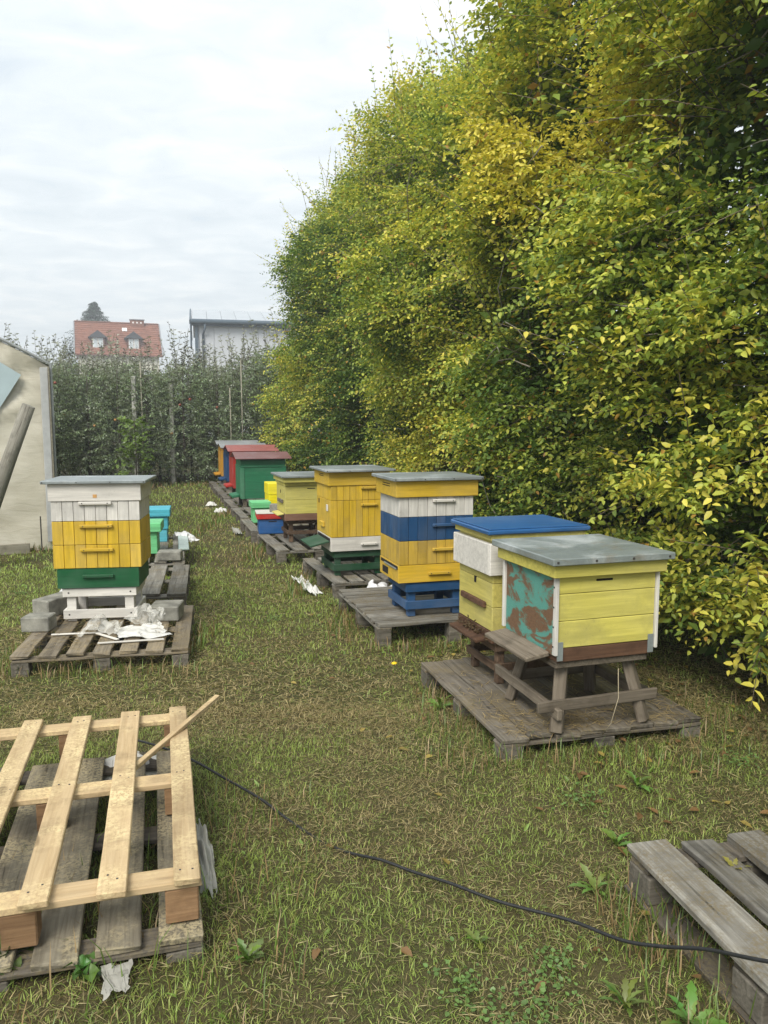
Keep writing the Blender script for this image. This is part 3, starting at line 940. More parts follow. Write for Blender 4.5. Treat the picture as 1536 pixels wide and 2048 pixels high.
# ------------------------------------------------------------------ polytunnel
def build_tunnel():
    t = thing('polytunnel', 'beige film polytunnel with bluish patch at the left edge', 'polytunnel', (-3.955, 9.45, 0), 24.5)
    n = NT('tunnel_film')
    v = n.objcoord(rnd=False)
    a = n.noise(v, 1.4, 5, 0.6, 0.8); w = n.noise(n.objcoord((1.5, 1, 6), False), 2.0, 4, 0.6, 1.5)
    base = n.mix(n.ramp(a, [(0.35, 0.0), (0.65, 1.0)]), (0.48, 0.45, 0.36), (0.60, 0.57, 0.48))
    base = n.mix(n.ramp(w, [(0.5, 0.0), (0.8, 0.2)]), base, (0.34, 0.29, 0.20))
    n.principled(base, 0.38, spec=0.45, normal=n.bump(w, 0.25, 0.02))
    film = n.m
    blue = simple('bluish_film', (0.40, 0.50, 0.53), 0.3, vary=0.06, scale=3, spec=0.5)
    steel = sheet_metal('galvanised_tube', (0.36, 0.38, 0.38), stain=0.2, pale=0.1)
    strip = simple('grey_edge_strip', (0.42, 0.43, 0.43), 0.5, vary=0.12)
    brd = wood('tunnel_board', (0.32, 0.30, 0.24), (0.2, 0.18, 0.13), 'x')
    Wt, Lt = 4.2, 9.0

    def prof(u):
        x = u / Wt
        return 2.18 + 0.72 * math.sin(math.pi * x) if 0 < x < 1 else 2.18
    nu, nz = 56, 34
    V, F = [], []
    rng = np.random.default_rng(3)
    for i in range(nu + 1):
        u = Wt * (i / nu) ** 1.25
        for j in range(nz + 1):
            V.append((-u, 0, prof(u) * j / nz))
    V = np.array(V)
    k1 = fbm(np.stack([V[:, 0] * 1.8 + V[:, 2] * 2.5, V[:, 2] * 5.5 - V[:, 0] * 2.0, 0 * V[:, 0]], 1), 41, 3)
    k2 = fbm(np.stack([V[:, 0] * 9 + V[:, 2] * 2, V[:, 2] * 3, 0 * V[:, 0]], 1), 43, 2)
    amp = 0.05 * np.clip((V[:, 2] - 1.1) / 1.0, 0.25, 1)
    V[:, 1] = (k1 - 0.5) * amp * 3.4 + (k2 - 0.5) * 0.06 * np.clip((V[:, 2] - 2.0) / 0.3, 0, 1)
    for i in range(nu):
        for j in range(nz):
            a0 = i * (nz + 1) + j
            F.append((a0, a0 + 1, a0 + nz + 2, a0 + nz + 1))
    link('end_wall', poly_mesh(V, F, film, True), t)
    # bluish window patch, taut film in front of the wall
    pv = [(-0.30, 2.07), (-0.62, 2.28), (-1.35, 2.32), (-1.5, 1.5), (-0.66, 1.5)]
    link('window_patch', poly_mesh([(x, -0.055, z) for x, z in pv] + [(x, -0.035, z) for x, z in pv], [(0, 1, 2, 3, 4), (9, 8, 7, 6, 5)] + [(i, (i + 1) % 5 + 0, (i + 1) % 5 + 5, i + 5) for i in range(5)], blue), t)
    # roof and side film extruded back, in bays between hoops
    us = [Wt * k / 24 for k in range(25)]
    cs = [(0.012, 0.0)] + [(-u + (0.012 if u == 0 else 0), prof(u) + 0.01) for u in us] + [(-Wt - 0.012, 0.0)]
    V, F = [], []
    for b in range(13):
        for x, z in cs: V.append((x, Lt * b / 12 + 0.02, z - (0.0 if b % 2 == 0 else 0.02) * (z > 1)))
    m = len(cs)
    for b in range(12):
        for k in range(m - 1): F.append((b * m + k, b * m + k + 1, (b + 1) * m + k + 1, (b + 1) * m + k))
    link('cover', poly_mesh(V, F, film, True), t)
    hoop = [(0.02, 0, -0.05), (0.02, 0, 1.2)] + [(-u + 0.02, 0, prof(u) + 0.022) for u in us] + [(-Wt - 0.02, 0, -0.05)]
    hm = tube_mesh([(hoop, 0.02)], steel, 6)
    for b in range(5): link('hoop', hm, t, (0, Lt * b / 4 - 0.03, 0))
    P('edge_strip', t, (-0.10, -0.015, -0.06, -0.03, 0.1, 2.16), strip, 0.004)
    P('batten', t, (-0.012, 0.006, -0.085, -0.05, 0.0, 2.17), brd, 0.004)
    P('base_board', t, (-4.1, -0.30, -0.10, -0.06, -0.02, 0.10), brd, 0.006)
    o = P('ground_stake', t, (-0.18, -0.165, -0.14, -0.12, -0.05, 0.42), simple('dark_rod', (0.05, 0.045, 0.04), 0.7), 0.002)
    # leaning pole in front of it
    pole = wood('grey_round_wood', (0.30, 0.29, 0.25), (0.15, 0.14, 0.115), 'z', crack=0.8)
    p0, p1 = Vector((-4.395, 8.27, -0.03)), Vector((-3.70, 8.3, 1.70))
    d = p1 - p0
    me = tube_mesh([([(0, 0, 0), (0.004, 0, d.length * 0.3), (-0.004, 0.003, d.length * 0.7), (0, 0, d.length)], [0.078, 0.075, 0.071, 0.066])], pole, 14)
    o = link('wooden_pole', me, None, p0); o.rotation_mode = 'QUATERNION'; o.rotation_quaternion = d.to_track_quat('Z', 'Y')
    tag(o, 'grey round wooden pole leaning in front of the polytunnel', 'pole')


build_tunnel()

# ------------------------------------------------------------------ paint and timber
LITTER = (0.30, 0.24, 0.13)
M_old = wood('weathered_timber', (0.30, 0.285, 0.25), (0.105, 0.098, 0.083), 'y', crack=0.9, litter=(0.15, 0.12, 0.07))
M_old_dark = wood('dark_weathered_timber', (0.16, 0.14, 0.115), (0.06, 0.052, 0.042), 'y', litter=(0.17, 0.14, 0.08))
M_plat = wood('platform_timber', (0.225, 0.20, 0.162), (0.082, 0.07, 0.055), 'y', litter=(0.17, 0.135, 0.075))
M_left = wood('brownish_weathered_timber', (0.30, 0.255, 0.19), (0.125, 0.105, 0.078), 'y', litter=(0.26, 0.205, 0.12))
M_sandy = wood('sanded_old_timber', (0.33, 0.295, 0.22), (0.14, 0.12, 0.088), 'y', litter=(0.52, 0.44, 0.27))
M_new = wood('new_pine', (0.54, 0.41, 0.245), (0.40, 0.285, 0.155), 'y', crack=0.15, var=(0.88, 1.05), litter=(0.68, 0.55, 0.31))
M_newx = wood('new_pine_cross', (0.57, 0.43, 0.26), (0.46, 0.33, 0.18), 'x', crack=0.12, var=(0.9, 1.06), litter=(0.66, 0.52, 0.28))
M_block = wood('pine_block', (0.36, 0.225, 0.12), (0.20, 0.115, 0.06), 'x', crack=0.4)
M_oldblk = wood('old_block', (0.21, 0.19, 0.155), (0.09, 0.08, 0.065), 'x')
M_brown = wood('brown_stained_timber', (0.155, 0.085, 0.05), (0.075, 0.04, 0.025), 'x', crack=0.3)
M_stand = wood('brown_stand_timber', (0.17, 0.115, 0.075), (0.08, 0.05, 0.033), 'y', crack=0.4)
M_trest = wood('trestle_timber', (0.23, 0.195, 0.15), (0.10, 0.08, 0.058), 'y', crack=0.6)
Y1 = paint('deep_yellow_paint', srgb(214, 178, 48), 0.35, 0.6)
Y2 = paint('worn_yellow_paint', srgb(200, 166, 62), 0.75, 0.75)
Y3 = paint('bright_yellow_paint', srgb(218, 178, 36), 0.1, 0.15, 'x')
Y1x = paint('deep_yellow_paint_boards', srgb(212, 176, 52), 0.15, 0.3, 'x')
LEM = paint('lemon_paint', srgb(208, 198, 100), 0.5, 0.85, 'x')
LEMp = paint('pale_lemon_paint', srgb(212, 202, 108), 0.3, 0.4, 'x')
LEMr = paint('pale_lemon_paint_weathered', srgb(206, 194, 106), 0.5, 0.55, 'y')
WHT = paint('white_paint', srgb(216, 213, 206), 0.4, 0.6)
WHTx = paint('white_paint_boards', srgb(226, 222, 214), 0.2, 0.25, 'x')
BLU = paint('blue_paint', srgb(30, 74, 118), 0.12, 0.3, 'z')
BLUx = paint('blue_paint_boards', srgb(32, 76, 120), 0.12, 0.3, 'x')
BLUl = paint('blue_lid_paint', srgb(46, 96, 150), 0.12, 0.35, 'x', rough=0.4)
GRN = paint('dark_green_paint', srgb(18, 88, 50), 0.1, 0.3, 'x')
GRNs = paint('stand_green_paint', srgb(24, 72, 44), 0.2, 0.3, 'x')
GRN2 = paint('far_hive_green_paint', srgb(44, 122, 86), 0.15, 0.35, 'x')
RED = paint('red_hive_paint', srgb(176, 52, 44), 0.15, 0.4)
RED2 = paint('bright_red_paint', srgb(200, 44, 34), 0.05, 0.1, 'x')
ORA = paint('ochre_paint', srgb(204, 150, 44), 0.2, 0.4)
MINT = paint('mint_green_paint', srgb(116, 204, 140), 0.04, 0.1, 'x')
AQUA = paint('turquoise_paint', srgb(84, 184, 204), 0.04, 0.1, 'x')
CANARY = paint('canary_foam_paint', srgb(248, 228, 20), 0.03, 0.1, 'x')
BLUn = paint('box_blue_paint', srgb(28, 92, 158), 0.08, 0.2, 'x')
METAL = sheet_metal('galvanised_sheet', (0.29, 0.325, 0.33), stain=0.25, pale=0.35)
METALA = sheet_metal('stained_sheet', (0.27, 0.31, 0.305), stains=(0.23, 0.185, 0.12), stain=0.6, pale=0.5)
METALE = sheet_metal('sheet_edge', (0.30, 0.34, 0.34), stain=0.2, pale=0.1)
MAROON = sheet_metal('maroon_roof_sheet', (0.20, 0.085, 0.08), stains=(0.25, 0.2, 0.19), stain=0.3, pale=0.08, metal=0)
REDROOF = sheet_metal('red_roof_sheet', (0.33, 0.085, 0.07), stains=(0.3, 0.2, 0.18), stain=0.2, pale=0.05, metal=0)
GREYROOF = sheet_metal('grey_roof_sheet', (0.27, 0.28, 0.29), stain=0.3, pale=0.15, metal=0)
DARKM = simple('dark_slot', (0.015, 0.013, 0.012), 0.9)
SCREW = simple('screw_metal', (0.08, 0.075, 0.07), 0.5, 0.6)
CONC = simple('concrete_block', (0.225, 0.22, 0.19), 0.95, vary=0.45, scale=11, bumpd=0.006)


def rust_teal():
    t = NT('rusty_teal_sheet')
    v = t.objcoord((1, 2.0, 4.2), False)
    a = t.noise(v, 2.3, 7, 0.58, 0.9); f = t.noise(v, 26, 6, 0.7, 0.5)
    s = t.node('ShaderNodeMath', operation='MULTIPLY_ADD'); s.inputs[1].default_value = 0.25
    t.lk(f, s.inputs[0]); t.lk(a, s.inputs[2])
    teal = t.mix(f, (0.06, 0.215, 0.18), (0.12, 0.33, 0.275)); br = t.mix(f, (0.075, 0.04, 0.022), (0.22, 0.13, 0.075))
    c = t.mix(t.ramp(s.outputs[0], [(0.59, 0.0), (0.66, 1.0)]), teal, br)
    t.principled(c, 0.6, 0.0, spec=0.3, normal=t.bump(f, 0.3, 0.002))
    return t.m


RUST = rust_teal()


# ------------------------------------------------------------------ pallets
def pallet(label, corner, yaw, W, L, ztop, n, bw, mat, along='y', z0=-0.055, blkmat=None, seed=0, th=0.022, cross=3, name='pallet', rough=0.006, skirts=True, group='old wooden pallets', bands=None, missing=(), crossmat=None, botz=None):
    """corner = front-left corner on the ground; deck boards run along local y or x"""
    t = thing(name, label, 'pallet', (corner[0], corner[1], 0), yaw, group)
    rr = random.Random(seed + 3)
    cm = crossmat or mat
    bm_ = blkmat or M_oldblk
    A, Bq = (W, L) if along == 'y' else (L, W)       # A across boards, B along boards
    gap = (A - n * bw) / max(1, n - 1)

    def put(nm, a0, a1, b0, b1, zz0, zz1, m, sd, turn=False):
        # boards are built along local y; cross pieces are the same timber turned
        ca, cb = (a0 + a1) / 2, (b0 + b1) / 2
        loc = (ca, cb, (zz0 + zz1) / 2) if along == 'y' else (cb, ca, (zz0 + zz1) / 2)
        long_along_b = (b1 - b0) >= (a1 - a0)
        if long_along_b:
            me = box_mesh(a1 - a0, b1 - b0, zz1 - zz0, m, 0.003, rough, sd); turn90 = along != 'y'
        else:
            me = box_mesh(b1 - b0, a1 - a0, zz1 - zz0, m, 0.003, rough, sd); turn90 = along == 'y'
        o = link(nm, me, t, loc)
        o.rotation_euler = (rr.uniform(-1, 1) * rough * 0.8, rr.uniform(-1, 1) * rough * 0.8, (math.pi / 2 if turn90 else 0) + rr.uniform(-1, 1) * rough * 0.8)
        return o
    zd = ztop - th
    for k in range(n):
        if k in missing: continue
        a0 = k * (bw + gap)
        dz = rr.uniform(-1, 0.4) * rough * 0.5
        put('board', a0, a0 + bw, rr.uniform(-1, 1) * rough, Bq + rr.uniform(-1, 1) * rough, zd + dz, ztop + dz, mat, 1 + (k + seed) % 4)
    cw = 0.10
    for c in range(cross):
        b0 = c * (Bq - cw) / max(1, cross - 1)
        put('cross_board', 0, A, b0, b0 + cw, zd - 0.021, zd - 0.001 - rough * 0.5, cm, 2 + c)
        for k in range(3):
            a0 = k * (A - 0.10) / 2
            if z0 + 0.02 < zd - 0.03:
                put('block', a0, a0 + 0.10, b0 + 0.003, b0 + cw - 0.003, z0 + (0.016 if skirts else 0.0), zd - 0.022, bm_, 1 + k)
    if skirts:
        for k in range(3):
            a0 = k * (A - 0.10) / 2
            put('skid', a0 + 0.002, a0 + 0.098, 0, Bq, z0, z0 + 0.017, cm, 1 + k)
    return t


# right row
pallet('grey solid plank platform under the two nearest yellow hives', (0.53, 3.38), ROW - 1.5, 1.03, 1.19, 0.135, 8, 0.126, M_plat, 'y', seed=1, name='plank_platform', skirts=False)
pallet('grey pallet under the tall blue-striped hive', (-0.04, 5.31), ROW, 1.15, 1.18, 0.15, 11, 0.095, M_old, 'x', seed=2, group='old wooden pallets')
pallet('grey pallet with plastic sheet under the green-standed hive', (-0.43, 6.80), ROW + 2, 0.9, 1.26, 0.14, 6, 0.115, M_old, 'y', seed=3)
pallet('grey pallet under the pale lemon hive', (-1.16, 8.49), ROW + 1.5, 0.95, 1.36, 0.14, 5, 0.135, M_old, 'y', seed=4)
far = [((-1.70, 10.05), 'grey pallet of the far row just beyond the small blue box'), ((-2.09, 11.45), 'grey pallet of the far row in front of the green hive'),
       ((-2.50, 12.85), 'grey pallet of the far row under the green gabled hive'), ((-2.90, 14.25), 'grey pallet of the far row under the red hive'), ((-3.29, 15.6), 'grey pallet of the far row under the blue hive'), ((-3.68, 17.0), 'grey pallet at the far end under the ochre hive')]
for i, (c, lab) in enumerate(far):
    pallet(lab, c, ROW, 1.05, 1.3, 0.14, 6, 0.12, M_old, 'y', seed=5 + i)
# left row
pallet('weathered pallet under the white yellow and green hive', (-2.225, 4.57), 11.8, 1.03, 1.17, 0.15, 7, 0.105, M_left, 'y', seed=12, rough=0.008)
pallet('grey pallet right behind the white yellow and green hive', (-2.55, 6.07), 12.5, 0.97, 1.28, 0.165, 5, 0.15, M_old, 'y', seed=13)
pallet('grey pallet under the small turquoise and mint boxes', (-2.92, 7.50), 14.5, 0.97, 1.9, 0.165, 6, 0.12, M_old, 'y', seed=14)
# foreground left: an old pallet with a new one on top
pallet('dirty old pallet lying under the new pine pallet', (-1.56, 1.74), 16.2, 1.10, 1.30, 0.135, 7, 0.118, M_sandy, 'y', seed=15, rough=0.006, crossmat=M_old_dark)


def new_pallet():
    t = thing('pallet', 'new pale pine pallet dusted with sawdust at lower left', 'pallet', (-0.515, 2.075, 0), 15.6)
    zt = 0.285
    xs = [-0.070, -0.267, -0.465, -0.66, -0.855, -1.06]
    for k, x in enumerate(xs):
        y0 = (-0.005, -0.012, -0.01, 0.0, 0.0, 0.004)[k]
        P('board', t, (x - (0.005 if k else 0), x + 0.072, y0, 1.375, zt - 0.021, zt), M_new, 0.003, 0.003, 1 + k)
    for k, y in enumerate((0.02, 0.66, 1.28)):
        P('cross_board', t, (-1.17, 0.005, y, y + 0.085, zt - 0.044, zt - 0.0225), M_newx, 0.003, 0.002, 1 + k)
        for j, x in enumerate((-0.095, -0.52, -1.12)):
            P('block', t, (x, x + 0.092, y + 0.002, y + 0.083, 0.140, zt - 0.0455), M_block, 0.004)
    # nail heads on the boards
    for x in xs[:4]:
        for y in (0.06, 0.70, 1.32):
            for dx_ in (0.02, 0.05):
                nx_, ny_ = x + dx_ + random.uniform(-.006, .006), y + random.uniform(-.02, .02)
                P('nail', t, (nx_ - 0.0028, nx_ + 0.0028, ny_ - 0.0028, ny_ + 0.0028, zt - 0.001, zt + 0.001), SCREW, 0.0005)
    st = link('wooden_stick', box_mesh(0.022, 0.62, 0.020, M_new, 0.002, 0.001, 3), None)
    p, q = Vector((-0.965, 2.755, 0.243)), Vector((-0.735, 3.375, 0.337))
    st.data = box_mesh(0.022, (q - p).length, 0.018, M_new, 0.002, 0.0015, 3)
    st.location = (p + q) / 2; st.rotation_mode = 'QUATERNION'; st.rotation_quaternion = (q - p).to_track_quat('Y', 'Z')
    tag(st, 'thin pale pine stick lying across the new pallet', 'stick')


new_pallet()


def right_pallet():
    # boards run towards the camera and to the right
    yaw = math.degrees(math.atan2(1.81 - 2.46, 0.95 - 0.80)) + 90
    t = thing('pallet', 'weathered grey pallet in the lower right corner', 'pallet', (0.80, 2.46, 0), yaw, 'old wooden pallets')
    # local y = backwards, local x = to the right of the boards' direction
    off = [(0.0, 0.145, 0.0), (0.185, 0.115, 0.02), (0.365, 0.135, 0.0), (0.55, 0.12, 0.03), (0.72, 0.12, 0.0)]
    for k, (x, w, d) in enumerate(off):
        P('board', t, (x, x + w, -1.18 - d, 0.0 - d, 0.136, 0.162), M_old, 0.004, 0.010, 1 + k % 4)
    for k, y in enumerate((-0.10, -0.62, -1.15)):
        P('cross_board', t, (0.01, 0.84, y - 0.01, y + 0.085, 0.113, 0.134), M_old_dark, 0.003, 0.004, 2 + k)
        for x in (0.0, 0.37, 0.74):
            P('block', t, (x + 0.005, x + 0.095, y - 0.03, y + 0.09, 0.022, 0.112), M_oldblk, 0.004)
    for x in (0.0, 0.37, 0.74):
        P('skid', t, (x - 0.005, x + 0.095, -1.2, 0.0, 0.0, 0.02), M_old_dark, 0.003, 0.004, 1)


right_pallet()


# ------------------------------------------------------------------ hives
def planked(parent, z0, z1, w, d, mat, nf, ns, handle=None, name='hive_box', hx=0.08, hw=0.155, xo=0.0, yo=0.0, horiz=False, right=False, core=None):
    """a hive box: core with separate cladding planks on the front, left (and right) face"""
    t = 0.012
    x0, x1, y0, y1 = xo - w / 2, xo + w / 2, yo - d / 2, yo + d / 2
    c = P(name, parent, (x0 + t, x1 - (t if right else 0), y0 + t, y1, z0 + 0.002, z1 - 0.002), core or mat, 0.001)
    g = 0.0013
    rr = random.Random(int(z0 * 1000))
    if horiz:
        hz = (z1 - z0) / nf
        for k in range(nf):
            j = rr.uniform(0, 0.002)
            P('plank', c, (x0, x1, y0 - j, y0 + t - 0.0005, z0 + k * hz + g, z0 + (k + 1) * hz - g), mat, 0.0022)
        hz = (z1 - z0) / ns
        for k in range(ns):
            P('plank', c, (x0, x0 + t - 0.0005, y0 + t, y1, z0 + k * hz + g, z0 + (k + 1) * hz - g), mat, 0.0022)
            if right: P('plank', c, (x1 - t + 0.0005, x1, y0 + t, y1, z0 + k * hz + g, z0 + (k + 1) * hz - g), mat, 0.0022)
    else:
        pw = w / nf
        for k in range(nf):
            j = rr.uniform(0, 0.002)
            P('plank', c, (x0 + k * pw + g, x0 + (k + 1) * pw - g, y0 - j, y0 + t - 0.0005, z0 + 0.001, z1 - 0.001), mat, 0.0022)
        pw = (d - t) / ns
        for k in range(ns):
            P('plank', c, (x0, x0 + t - 0.0005, y0 + t + k * pw + g, y0 + t + (k + 1) * pw - g, z0 + 0.001, z1 - 0.001), mat, 0.0022)
            if right: P('plank', c, (x1 - t + 0.0005, x1, y0 + t + k * pw + g, y0 + t + (k + 1) * pw - g, z0 + 0.001, z1 - 0.001), mat, 0.0022)
    if handle:
        hz, hm = handle
        P('handle', c, (xo + hx - hw / 2, xo + hx + hw / 2, y0 - 0.024, y0 - 0.0025, hz - 0.011, hz + 0.011), hm, 0.004)
        for sx in (-0.38, 0.38):
            P('screw', c, (xo + hx + hw * sx - 0.0035, xo + hx + hw * sx + 0.0035, y0 - 0.0255, y0 - 0.0235, hz - 0.0035, hz + 0.0035), SCREW, 0.001)
    return c


def flat_roof(t, w, d, z0, z1, mat, lip=0.024, xo=0, yo=0, edge=None):
    r = P('roof', t, (xo - w / 2, xo + w / 2, yo - d / 2, yo + d / 2, z0, z1), mat, 0.004)
    rr = random.Random(int(w * 999))
    for k in range(4):
        x = xo - w / 2 + w * (0.02 + 0.32 * k)
        P('screw', r, (x - 0.004, x + 0.004, yo - d / 2 - 0.003, yo - d / 2 + 0.001, (z0 + z1) / 2 - 0.004, (z0 + z1) / 2 + 0.004), SCREW, 0.001)
    return r


def rim(t, w, d, z0, z1, mat, xo=0, yo=0, slots=True):
    r = P('top_rim', t, (xo - w / 2, xo + w / 2, yo - d / 2, yo + d / 2, z0, z1), mat, 0.003)
    if slots:
        for k in range(2):
            zz = z1 - 0.028 - 0.016 * k
            P('vent_slot', r, (xo - w / 2 - 0.0015, xo - w / 2 + 0.002, yo - 0.10, yo + 0.08, zz - 0.003, zz + 0.003), DARKM, 0)
    return r


def stand(t, w, d, z0, z1, mat, xo=0, yo=0, leg=0.045, rail=0.065, low=(0.05, 0.11), boardt=0.02, screws=False, name='stand'):
    x0, x1, y0, y1 = xo - w / 2, xo + w / 2, yo - d / 2, yo + d / 2
    s = P(name, t, (x0 + 0.001, x1 - 0.001, y0 + 0.001, y1 - 0.001, z1 - 0.012, z1), mat, 0.002)
    for lx in (x0 + 0.002, x1 - leg - 0.002):
        for ly in (y0 + 0.002, y1 - leg - 0.002):
            P('leg', s, (lx, lx + leg, ly, ly + leg, z0, z1 - 0.013), mat, 0.003)
    for (a, b) in ((z1 - rail, z1 - 0.002), (z0 + low[0], z0 + low[1])):
        P('rail', s, (x0 - boardt, x1 + boardt, y0 - boardt, y0, a, b), mat, 0.003)
        P('rail', s, (x0 - boardt, x1 + boardt, y1, y1 + boardt, a, b), mat, 0.003)
        P('rail', s, (x0 - boardt, x0, y0 + 0.001, y1 - 0.001, a, b), mat, 0.003)
        P('rail', s, (x1, x1 + boardt, y0 + 0.001, y1 - 0.001, a, b), mat, 0.003)
        if screws:
            for fx in (x0 + 0.02, x1 - 0.02):
                P('screw', s, (fx - 0.005, fx + 0.005, y0 - boardt - 0.003, y0 - boardt + 0.002, (a + b) / 2 - 0.005, (a + b) / 2 + 0.005), SCREW, 0.001)
    return s


def hive_A():
    t = thing('beehive', 'lemon yellow hive with rusty teal side sheet on splayed wooden trestle', 'beehive', (0.935, 3.745, 0), 17.5, 'beehives of the right row')
    w, d = 0.505, 0.50
    c = planked(t, 0.535, 0.905, w, d, LEM, 3, 3, horiz=True)
    P('roof', t, (-0.312, 0.312, -0.312, 0.312, 0.921, 0.953), METALA, 0.004)
    r = t.children[-1]
    for k in range(4):
        x = -0.29 + 0.19 * k
        P('screw', r, (x - 0.005, x + 0.005, -0.315, -0.311, 0.932, 0.942), SCREW, 0.001)
    P('top_rim', t, (-0.29, 0.29, -0.285, 0.285, 0.862, 0.9205), LEM, 0.003)
    P('hand_slot', c, (-0.06, 0.025, -0.2535, -0.249, 0.832, 0.842), DARKM, 0.001)
    # teal sheet nailed on the entrance side with white battens
    P('side_sheet', t, (-w / 2 - 0.008, -w / 2 - 0.001, -d / 2 + 0.018, d / 2 - 0.012, 0.50, 0.86), RUST, 0.001)
    P('batten', t, (-w / 2 - 0.014, -w / 2 + 0.002, -d / 2 - 0.012, -d / 2 - 0.0025, 0.505, 0.86), WHT, 0.002)
    P('batten', t, (-w / 2 - 0.014, -w / 2 - 0.0085, -d / 2 - 0.0025, -d / 2 + 0.015, 0.505, 0.86), WHT, 0.002)
    P('batten', t, (-w / 2 - 0.020, -w / 2 - 0.0015, d / 2 - 0.01, d / 2 + 0.012, 0.515, 0.86), WHT, 0.002)
    P('batten', t, (w / 2 + 0.001, w / 2 + 0.016, -d / 2 - 0.014, -d / 2 + 0.012, 0.50, 0.86), WHT, 0.002)
    for k in range(4):
        zz = 0.54 + 0.09 * k
        P('nail', t, (-w / 2 - 0.0165, -w / 2 - 0.0135, -d / 2 + 0.002, -d / 2 + 0.010, zz, zz + 0.008), SCREW, 0.001)
    # floor board, metal corners
    P('floor_box', t, (-w / 2 + 0.004, w / 2 - 0.004, -d / 2 + 0.002, d / 2 - 0.002, 0.470, 0.533), M_brown, 0.003)
    for sx in (-1, 1):
        x = sx * (w / 2 - 0.016)
        P('corner_bracket', t, (x - 0.015, x + 0.015, -d / 2 - 0.006, -d / 2 - 0.0022, 0.478, 0.565), METALE, 0.001)
    # landing board on the left
    lb = P('landing_board', t, (-w / 2 - 0.125, -w / 2 - 0.006, -0.20, 0.24, 0.478, 0.502), M_trest, 0.005, 0.004, 2, rot=(0, R(-10), 0))
    # trestle with splayed legs
    zt = 0.468
    top = P('trestle', t, (-0.245, 0.235, -0.235, 0.235, 0.436, zt), M_trest, 0.004)
    lt, lb_ = 0.165, 0.232
    for sx in (-1, 1):
        for sy in (-1, 1):
            beam('leg', top, (sx * lt * 1.05, sy * lt, 0.437), (sx * lb_, sy * lb_, 0.139), 0.058, 0.046, M_trest, 0.004, rough=0.003, seed=2 + sx + sy)
    a = 0.235
    zz = 0.235
    beam('rail', top, (-a - 0.10, -a + 0.0, zz + 0.03), (a + 0.06, -a + 0.0, zz + 0.035), 0.020, 0.052, M_trest, 0.004, rough=0.004, seed=1)
    beam('rail', top, (-a - 0.005, -a - 0.04, zz), (-a - 0.005, a + 0.14, zz + 0.02), 0.024, 0.052, M_trest, 0.004, rough=0.004, seed=2)
    beam('rail', top, (a + 0.005, -a + 0.03, zz + 0.02), (a + 0.005, a + 0.05, zz + 0.03), 0.022, 0.050, M_trest, 0.004, rough=0.004, seed=3)
    beam('rail', top, (-a, a + 0.01, zz + 0.02), (a, a + 0.01, zz + 0.02), 0.022, 0.050, M_trest, 0.004, rough=0.004, seed=4)
    # dry grass stalk leaning on the trestle
    wire = tube_mesh([([(0.98, 3.41, 0.145), (1.0, 3.35, 0.22), (1.035, 3.37, 0.33), (1.045, 3.42, 0.45)], 0.002)], simple('dry_stalk', (0.33, 0.28, 0.19), 0.8), 5)
    tag(link('dry_stalk', wire, None), 'pale dry stalk leaning against the trestle of the near hive', 'stalk')


def hive_B():
    t = thing('beehive', 'pale lemon hive with blue lid and white collar behind the near hive', 'beehive', (0.744, 4.346, 0), 17.3, 'beehives of the right row')
    w, d = 0.505, 0.45
    c = planked(t, 0.44, 0.955, w, d, LEMr, 4, 4, horiz=True)
    l = P('roof', t, (-0.30, 0.30, -0.262, 0.262, 0.962, 0.986), BLUl, 0.006, 0.003, 4)
    P('cleat', l, (-0.29, 0.29, -0.25, 0.25, 0.9875, 0.992), BLUl, 0.003)
    P('lid_frame', t, (-0.275, 0.275, -0.245, 0.245, 0.928, 0.9615), LEMr, 0.003)
    for (b) in ((-0.283, 0.283, -0.25, -0.227, 0.745, 0.912), (-0.283, 0.283, 0.227, 0.25, 0.745, 0.912), (-0.283, -0.2545, -0.2265, 0.2265, 0.745, 0.912), (0.2545, 0.283, -0.2265, 0.2265, 0.745, 0.912)):
        P('white_collar', t, b, WHTx, 0.004)
    hole = P('upper_entrance', t, (-w / 2 - 0.0025, -w / 2 + 0.002, -0.012, 0.014, 0.665, 0.700), DARKM, 0.001)
    P('entrance_block', t, (-w / 2 - 0.022, -w / 2 - 0.002, -0.15, 0.16, 0.555, 0.588), M_brown, 0.004)
    P('floor_box', t, (-w / 2 - 0.004, w / 2 + 0.004, -d / 2 - 0.004, d / 2 + 0.004, 0.376, 0.438), M_brown, 0.004)
    P('landing_board', t, (-w / 2 - 0.075, -w / 2 - 0.005, -0.18, 0.19, 0.378, 0.398), M_brown, 0.004, rot=(0, R(-8), 0))
    stand(t, 0.40, 0.36, 0.137, 0.375, M_stand, leg=0.042, rail=0.055, low=(0.075, 0.118), boardt=0.018)
    # bees clustering at the flight hole
    bm = bmesh.new()
    rr = random.Random(2)
    for k in range(70):
        y = rr.gauss(0, 0.085); z = 0.405 + abs(rr.gauss(0, 0.022))
        mtx = Matrix.Translation((-w / 2 - 0.012 - rr.random() * 0.03, y, z)) @ Euler((rr.random() * 6, rr.random() * 6, rr.random() * 6)).to_matrix().to_4x4() @ Matrix.Diagonal((0.5, 0.5, 1.25, 1))
        bmesh.ops.create_icosphere(bm, subdivisions=1, radius=0.0085, matrix=mtx)
    me = bpy.data.meshes.new('bees'); bm.to_mesh(me); bm.free(); me.materials.append(simple('bee_brown', (0.07, 0.045, 0.02), 0.7, vary=0.6, scale=80))
    o = link('bees', me, None, t.location, (0, 0, R(17.3)))
    tag(o, 'cluster of brown bees at the flight hole of the blue-lidded hive', 'bees', kind='stuff')


